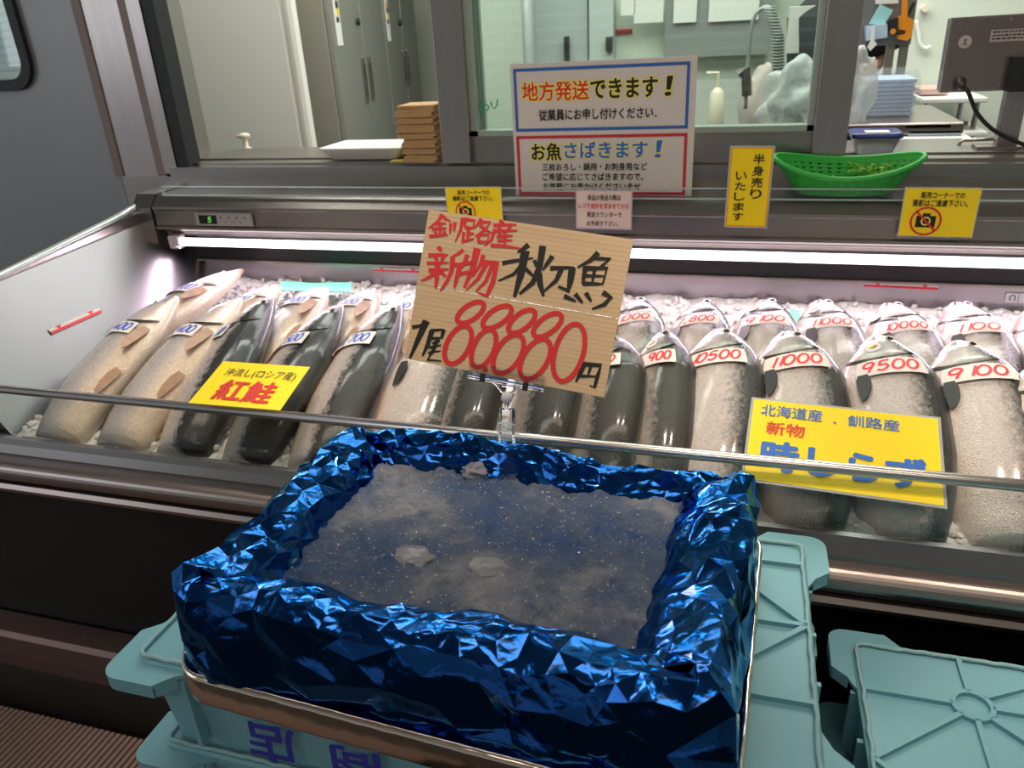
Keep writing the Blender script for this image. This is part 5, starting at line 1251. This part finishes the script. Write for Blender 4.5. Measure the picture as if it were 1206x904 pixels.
# weighing scale display
YC = 1.93
q = [onY(1123, 23, YC), onY(1262, 13, YC), onY(1246, 104, YC), onY(1107, 107, YC)]
pl = Plane(q); sg2 = thing('weighing_scale', 'steel scale display seen from behind on its post, at the right edge', 'scale', (pl.c.x, YC, LZ))
obj('display_housing', pl.slab(0, pl.w, 0, pl.h, -.045, 0), 'scale', sg2)
obj('housing_rim', pl.frame(-.002, pl.w+.002, -.002, pl.h+.002, .004, -.012, .002), 'steelv', sg2)
c = pl.at(pl.w*.14, pl.h*.68, .0008); bm = bmesh.new(); bm.faces.new([bm.verts.new(c+pl.ex*.0125*math.cos(k*PI/12)+pl.ey*.0125*math.sin(k*PI/12)) for k in range(24)]); st = obj('round_sticker', bm, mat('grey_sticker', (.50, .45, .42), .5), sg2)
bm = bmesh.new(); fn = pl.fn(.0012); ox, oy = pl.w*.14, pl.h*.68
for s in ([(ox, oy+.006), (ox, oy-.001), (ox-.004, oy-.007)], [(ox, oy-.001), (ox+.004, oy-.007)], [(ox-.003, oy+.003), (ox+.003, oy+.004)]): ribbon(bm, s, .0014, fn, False, False)
obj('sticker_mark', bm, 'blackink', st)
pt_ = obj('rating_plate', pl.slab(pl.w*.35, pl.w*.92, pl.h*.66, pl.h*.82, 0, .0006), mat('plate', (.42, .36, .34), .4), sg2)
bm = bmesh.new()
for k in range(3):
    x_ = pl.w*.37
    while x_ < pl.w*.9: l_ = rl.uniform(.003, .009); pl.slab(x_, min(x_+l_, pl.w*.91), pl.h*(.78-.045*k), pl.h*(.80-.045*k), .0006, .0009, bm); x_ += l_+.002
obj('plate_print', bm, 'blackink', pt_)
for u, v in ((.07, .92), (.93, .92), (.07, .07), (.5, .95), (.5, .06)):
    c = pl.at(pl.w*u, pl.h*v, 0); bm = bmesh.new(); tube(bm, [c, c+pl.n*.002], .0035, 10); obj('screw', bm, 'steelv', sg2)
obj('pivot_bracket', pl.slab(pl.w*.56, pl.w*.95, -pl.h*.02, pl.h*.45, 0, .030), 'blackrub', sg2)
c = pl.at(pl.w*.155, pl.h*.14, 0); bm = bmesh.new(); tube(bm, [c, c+pl.n*.012, c+pl.n*.024-pl.ey*.012], [.010, .010, .008], 14); obj('connector', bm, 'dark', sg2, smooth=True)
cb = [c+pl.n*.022-pl.ey*.010]+[onY(x, y, YC-.03) for x, y in ((1140, 108), (1150, 132), (1166, 150), (1186, 162), (1210, 172))]
bm = bmesh.new(); tube(bm, catmull(cb, 8), .0042, 10); obj('cable', bm, 'blackrub', sg2, smooth=True)
p = onY(1186, 150, YC+.0); w_ = .028; bm = box(p.x-.012, p.x+w_, YC+.005, YC+.035, LZ, onY(1195, 80, YC).z, bev=.002); obj('post', bm, 'steelv', sg2)
bm = bmesh.new(); tube(bm, [onY(1128, 172, 2.0), onY(1134, 165, 2.0), onY(1190, 163, 2.0)], .004, 8); obj('handle', bm, 'steelv', sg2, smooth=True)
bm = box(p.x-.05, p.x+.10, YC-.005, YC+.045, LZ-.0, LZ+.006); obj('foot_plate', bm, 'steelv', sg2)

# ---- workroom right: tool board, packs, trolley
YT = 2.9
a, b = onY(1006, 55, YT), onY(1072, 55, YT)
tb_ = thing('tool_board', 'grey metal tool board hanging in the workroom beside the window post', 'board', (a.x, YT, a.z))
obj('board_panel', box(a.x-.02, b.x, YT, YT+.02, a.z, a.z+.5), mat('board_grey', (.20, .20, .20), .4, .5), tb_)
for x in (1050, 1066): p = onY(x, 60, YT); obj('board_leg', box(p.x-.012, p.x+.012, YT+.02, YT+.045, 0, p.z+.1), 'fridgeside', tb_)
def flat(name, label, cat, pts, Y, th, m, parent=None, bev=0):
    bm = prism_poly([onY(x, y, Y) for x, y in pts], (0, 1, 0), th); o = obj(name, bm, m, parent); 
    if parent is None: tag(o, label, cat)
    return o
tg = thing('tape_dispenser', 'orange hand tape gun hanging on the grey tool board', 'tape gun', onY(1066, 30, YT-.03))
flat('gun_frame', '', '', [(1064, -2), (1069, -2), (1069, 20), (1076, 23), (1074, 44), (1068, 48), (1057, 46), (1057, 42), (1066, 40), (1067, 36), (1057, 34), (1058, 20), (1063, 18)], YT-.045, .03, 'orange', tg)
flat('tape_core', '', '', [(1047, 24), (1058, 20), (1058, 40), (1051, 40), (1048, 34)], YT-.05, .035, 'blackrub', tg)
p = onY(1052, 37, YT-.055); bm = bmesh.new(); tube(bm, [p, p+Vector((0, .01, 0))], .008, 12); obj('knob', bm, 'orange', tg)
pk = flat('teal_packet', 'folded teal packet stuck in the holder on the tool board', 'packet', [(1024, 28), (1037, 5), (1052, 12), (1041, 30)], YT-.03, .012, 'teal')
flat('holder_box', 'small pale blue holder box on the tool board', 'holder', [(1020, 31), (1045, 28), (1045, 44), (1021, 48)], YT-.05, .045, 'mutedblue')
flat('white_hook', 'white plastic bag sealer hanging below the pale blue holder', 'tool', [(1027, 30), (1031, 30), (1030, 48), (1033, 52), (1025, 60), (1022, 56), (1026, 48)], YT-.065, .012, 'foam')
flat('white_note', 'white note at the top of the tool board', 'note', [(1031, -6), (1058, -6), (1058, 4), (1031, 5)], YT-.006, .005, 'paper')
flat('black_marker', 'black pen hanging at the right edge of the tool board', 'pen', [(1068, 18), (1076, 2), (1078, 4), (1070, 20)], YT-.02, .012, 'blackrub')
# person mostly hidden behind the board: sleeve and forearm show below it
YP = 3.25
e0, e1, e2 = onY(1034, 34, YP), onY(1036, 70, YP), onY(1017, 92, YP-.05)
pb = bmesh.new()
ppl = thing('person', 'person in a black short sleeved top behind the tool board, forearm showing', 'person', (e0.x+.05, YP+.1, -.16))
sh = e0+Vector((0, .0, .06)); nk = sh+Vector((-.15, .05, .06)); ctr = nk+Vector((0, 0, -.55))
me = bpy.data.meshes.new('body'); vs = [ctr, ctr+Vector((0, 0, .25)), nk+Vector((0, 0, -.06)), nk+Vector((0, 0, .06)), nk+Vector((0, -.01, .16)), nk+Vector((0, -.01, .27)), sh, e1+Vector((.01, 0, .01)), e2, e2+Vector((-.05, -.02, -.03)), nk+Vector((-.01, .10, -.06)), nk+Vector((.0, .13, -.33)), nk+Vector((.02, .03, -.45)), ctr+Vector((-.10, 0, -.10)), ctr+Vector((-.10, 0, -.50)), ctr+Vector((-.10, 0, -.90)), ctr+Vector((.10, 0, -.10)), ctr+Vector((.10, 0, -.50)), ctr+Vector((.10, 0, -.90))]
ed = [(0, 1), (1, 2), (2, 3), (3, 4), (4, 5), (2, 6), (6, 7), (7, 8), (8, 9), (2, 10), (10, 11), (11, 12), (0, 13), (13, 14), (14, 15), (0, 16), (16, 17), (17, 18)]
rd = [.15, .14, .12, .055, .085, .07, .055, .038, .027, .03, .055, .04, .028, .08, .055, .04, .08, .055, .04]
me.from_pydata([v[:] for v in vs], ed, []); me.update()
po = obj('body', me, 'skin', ppl, smooth=True); md = po.modifiers.new('skin', 'SKIN'); 
for i, r in enumerate(rd): me.skin_vertices[0].data[i].radius = (r, r*.8)
me.skin_vertices[0].data[0].use_root = True
po.modifiers.new('sub', 'SUBSURF').levels = 2; po.modifiers['sub'].render_levels = 2
bm = bmesh.new(); tube(bm, [sh+Vector((.02, 0, .02)), sh.lerp(e1, .5), e1+Vector((.012, 0, .022))], [.075, .062, .060], 16); tube(bm, [ctr, ctr+Vector((0, 0, .25)), nk+Vector((0, 0, -.07)), nk+Vector((0, 0, .02))], [.14, .14, .16, .07], 18); obj('short_sleeve_top', bm, 'cloth', ppl, smooth=True)
# bundle of blue trays in plastic
a, b = onY(1013, 137, 2.45), onY(1081, 92, 2.45)
for k in range(9):
    bm = box(a.x, b.x-.004*(k % 2), 2.45, 2.62, a.z+(b.z-a.z)*k/9, a.z+(b.z-a.z)*(k+.9)/9, bev=.002); tag(obj('blue_foam_tray', bm, 'lightblue'), 'pale blue foam tray in the plastic-wrapped stack on the work table', 'tray', 'wrapped blue trays on the work table')
bm = bmesh.new(); P = []
for j in range(13):
    v = j/12; P.append([Vector((p.x, p.y, 0)) for p in []] or [Vector(((a.x+b.x)/2+x*(1+.06*math.sin(7*v+x*40)), 2.535+y, a.z-.004+(b.z-a.z+.022)*v+.006*mn.noise(Vector((x*40, y*40, v*5))))) for x, y in rounded(-(b.x-a.x)/2-.008, (b.x-a.x)/2+.008, -.094, .094, .02, 8)])
grid(bm, P, closed_v=True); tag(obj('plastic_wrap', bm, wrap_mat('thin_wrap', .22, .15), smooth=True), 'clear plastic wrapping round the pale blue trays', 'wrap')
bm = bmesh.new(); blob(bm, onY(1004, 115, 2.35), .055, 4, .35, 3, (.75, .6, 1.9)); tag(obj('plastic_bag', bm, 'wrap', smooth=True), 'crumpled clear plastic bag between the window post and the blue trays', 'bag')
tz = a.z-.003
tt = thing('work_table', 'steel work table carrying the wrapped blue trays', 'table', (a.x+.2, 2.5, -.16)); obj('table_top', box(a.x-.15, b.x+.10, 2.30, 2.75, tz-.03, tz, bev=.004), 'steelv', tt)
for x in (a.x-.12, b.x+.07):
    for y in (2.33, 2.72): obj('leg', box(x-.015, x+.015, y-.015, y+.015, -.16, tz-.03), 'steelv', tt)
# flat wrapped packs in front
for k, (x0, x1, yb_, yt_) in enumerate(((1066, 1130, 158, 150), (1062, 1118, 150, 143))):
    a, b = onY(x0, yb_, 2.34), onY(x1, yt_, 2.34)
    tag(obj('flat_pack', box(a.x, b.x, 2.30, 2.42, a.z, b.z, bev=.003), mat('pack_white', (.62, .72, .84), .3, var=.2, vscale=25)), ('lower', 'upper')[k]+' flat blue and white film pack beside the tub', 'pack', 'flat film packs')
a, b = onY(1050, 162, 2.28), onY(1144, 160, 2.28)
tag(obj('side_shelf', box(a.x, b.x, 2.26, 2.46, a.z-.02, a.z, bev=.004), 'foam'), 'white shelf under the flat film packs', 'shelf')
# trolley
YV = 3.62
t = thing('trolley', 'white tubular trolley with trays against the far pale wall', 'trolley', (onY(1115, 130, YV).x, YV, -.16))
for y in (113, 150): 
    a, b = onY(1076, y, YV), onY(1148, y, YV); obj('shelf', box(a.x, b.x, YV-.2, YV+.25, a.z-.012, a.z+.006, bev=.004), 'foam', t)
for x in (1083, 1122, 1141):
    p = onY(x, 113, YV); obj('leg', tube(bmesh.new(), [(p.x, YV-.15, -.16), (p.x, YV-.15, p.z)], .010, 8), 'steelv', t)
a, b = onY(1084, 112, YV-.1), onY(1118, 104, YV-.1); tag(obj('pink_papers', box(a.x, b.x, YV-.1, YV+.1, a.z-.0, b.z, bev=.003), mat('pinkish_paper', (.62, .42, .36), .6)), 'pinkish papers on the top shelf of the trolley', 'papers')
a, b = onY(1086, 148, YV-.1), onY(1138, 138, YV-.1); bm = box(a.x, b.x, YV-.15, YV+.1, a.z-.0, a.z+.02, bev=.004); tag(obj('metal_tray', bm, 'steelv'), 'shallow metal tray on the lower trolley shelf', 'tray')
# panel wall behind the right opening
bm = box(onY(968, 50, 3.9).x, 2.5, 3.9, 3.98, -.1, 3.0); wpn = struct('wall_panel', bm, 'greenwall'); wpn['_o'] = list(wpn.location)
p = onY(1150, 40, 3.895); struct('trim_12', box(p.x, p.x+.006, 3.893, 3.9, 1.55, 3.0), 'fridgeside')
p = onY(1088, 10, 3.9); bm = bmesh.new(); tube(bm, [p, p-Vector((0, .04, 0))], .014, 12); obj('wall_knob', bm, 'cream', wpn)
bm = bmesh.new(); tube(bm, catmull([onY(x, y, 3.88) for x, y in ((1079, 24), (1082, 40), (1084, 52), (1090, 57), (1096, 55))], 6), .008, 8); obj('wall_cord', bm, 'foam', wpn, smooth=True)
for o in bpy.data.objects:
    if '_o' in o.keys(): del o['_o']
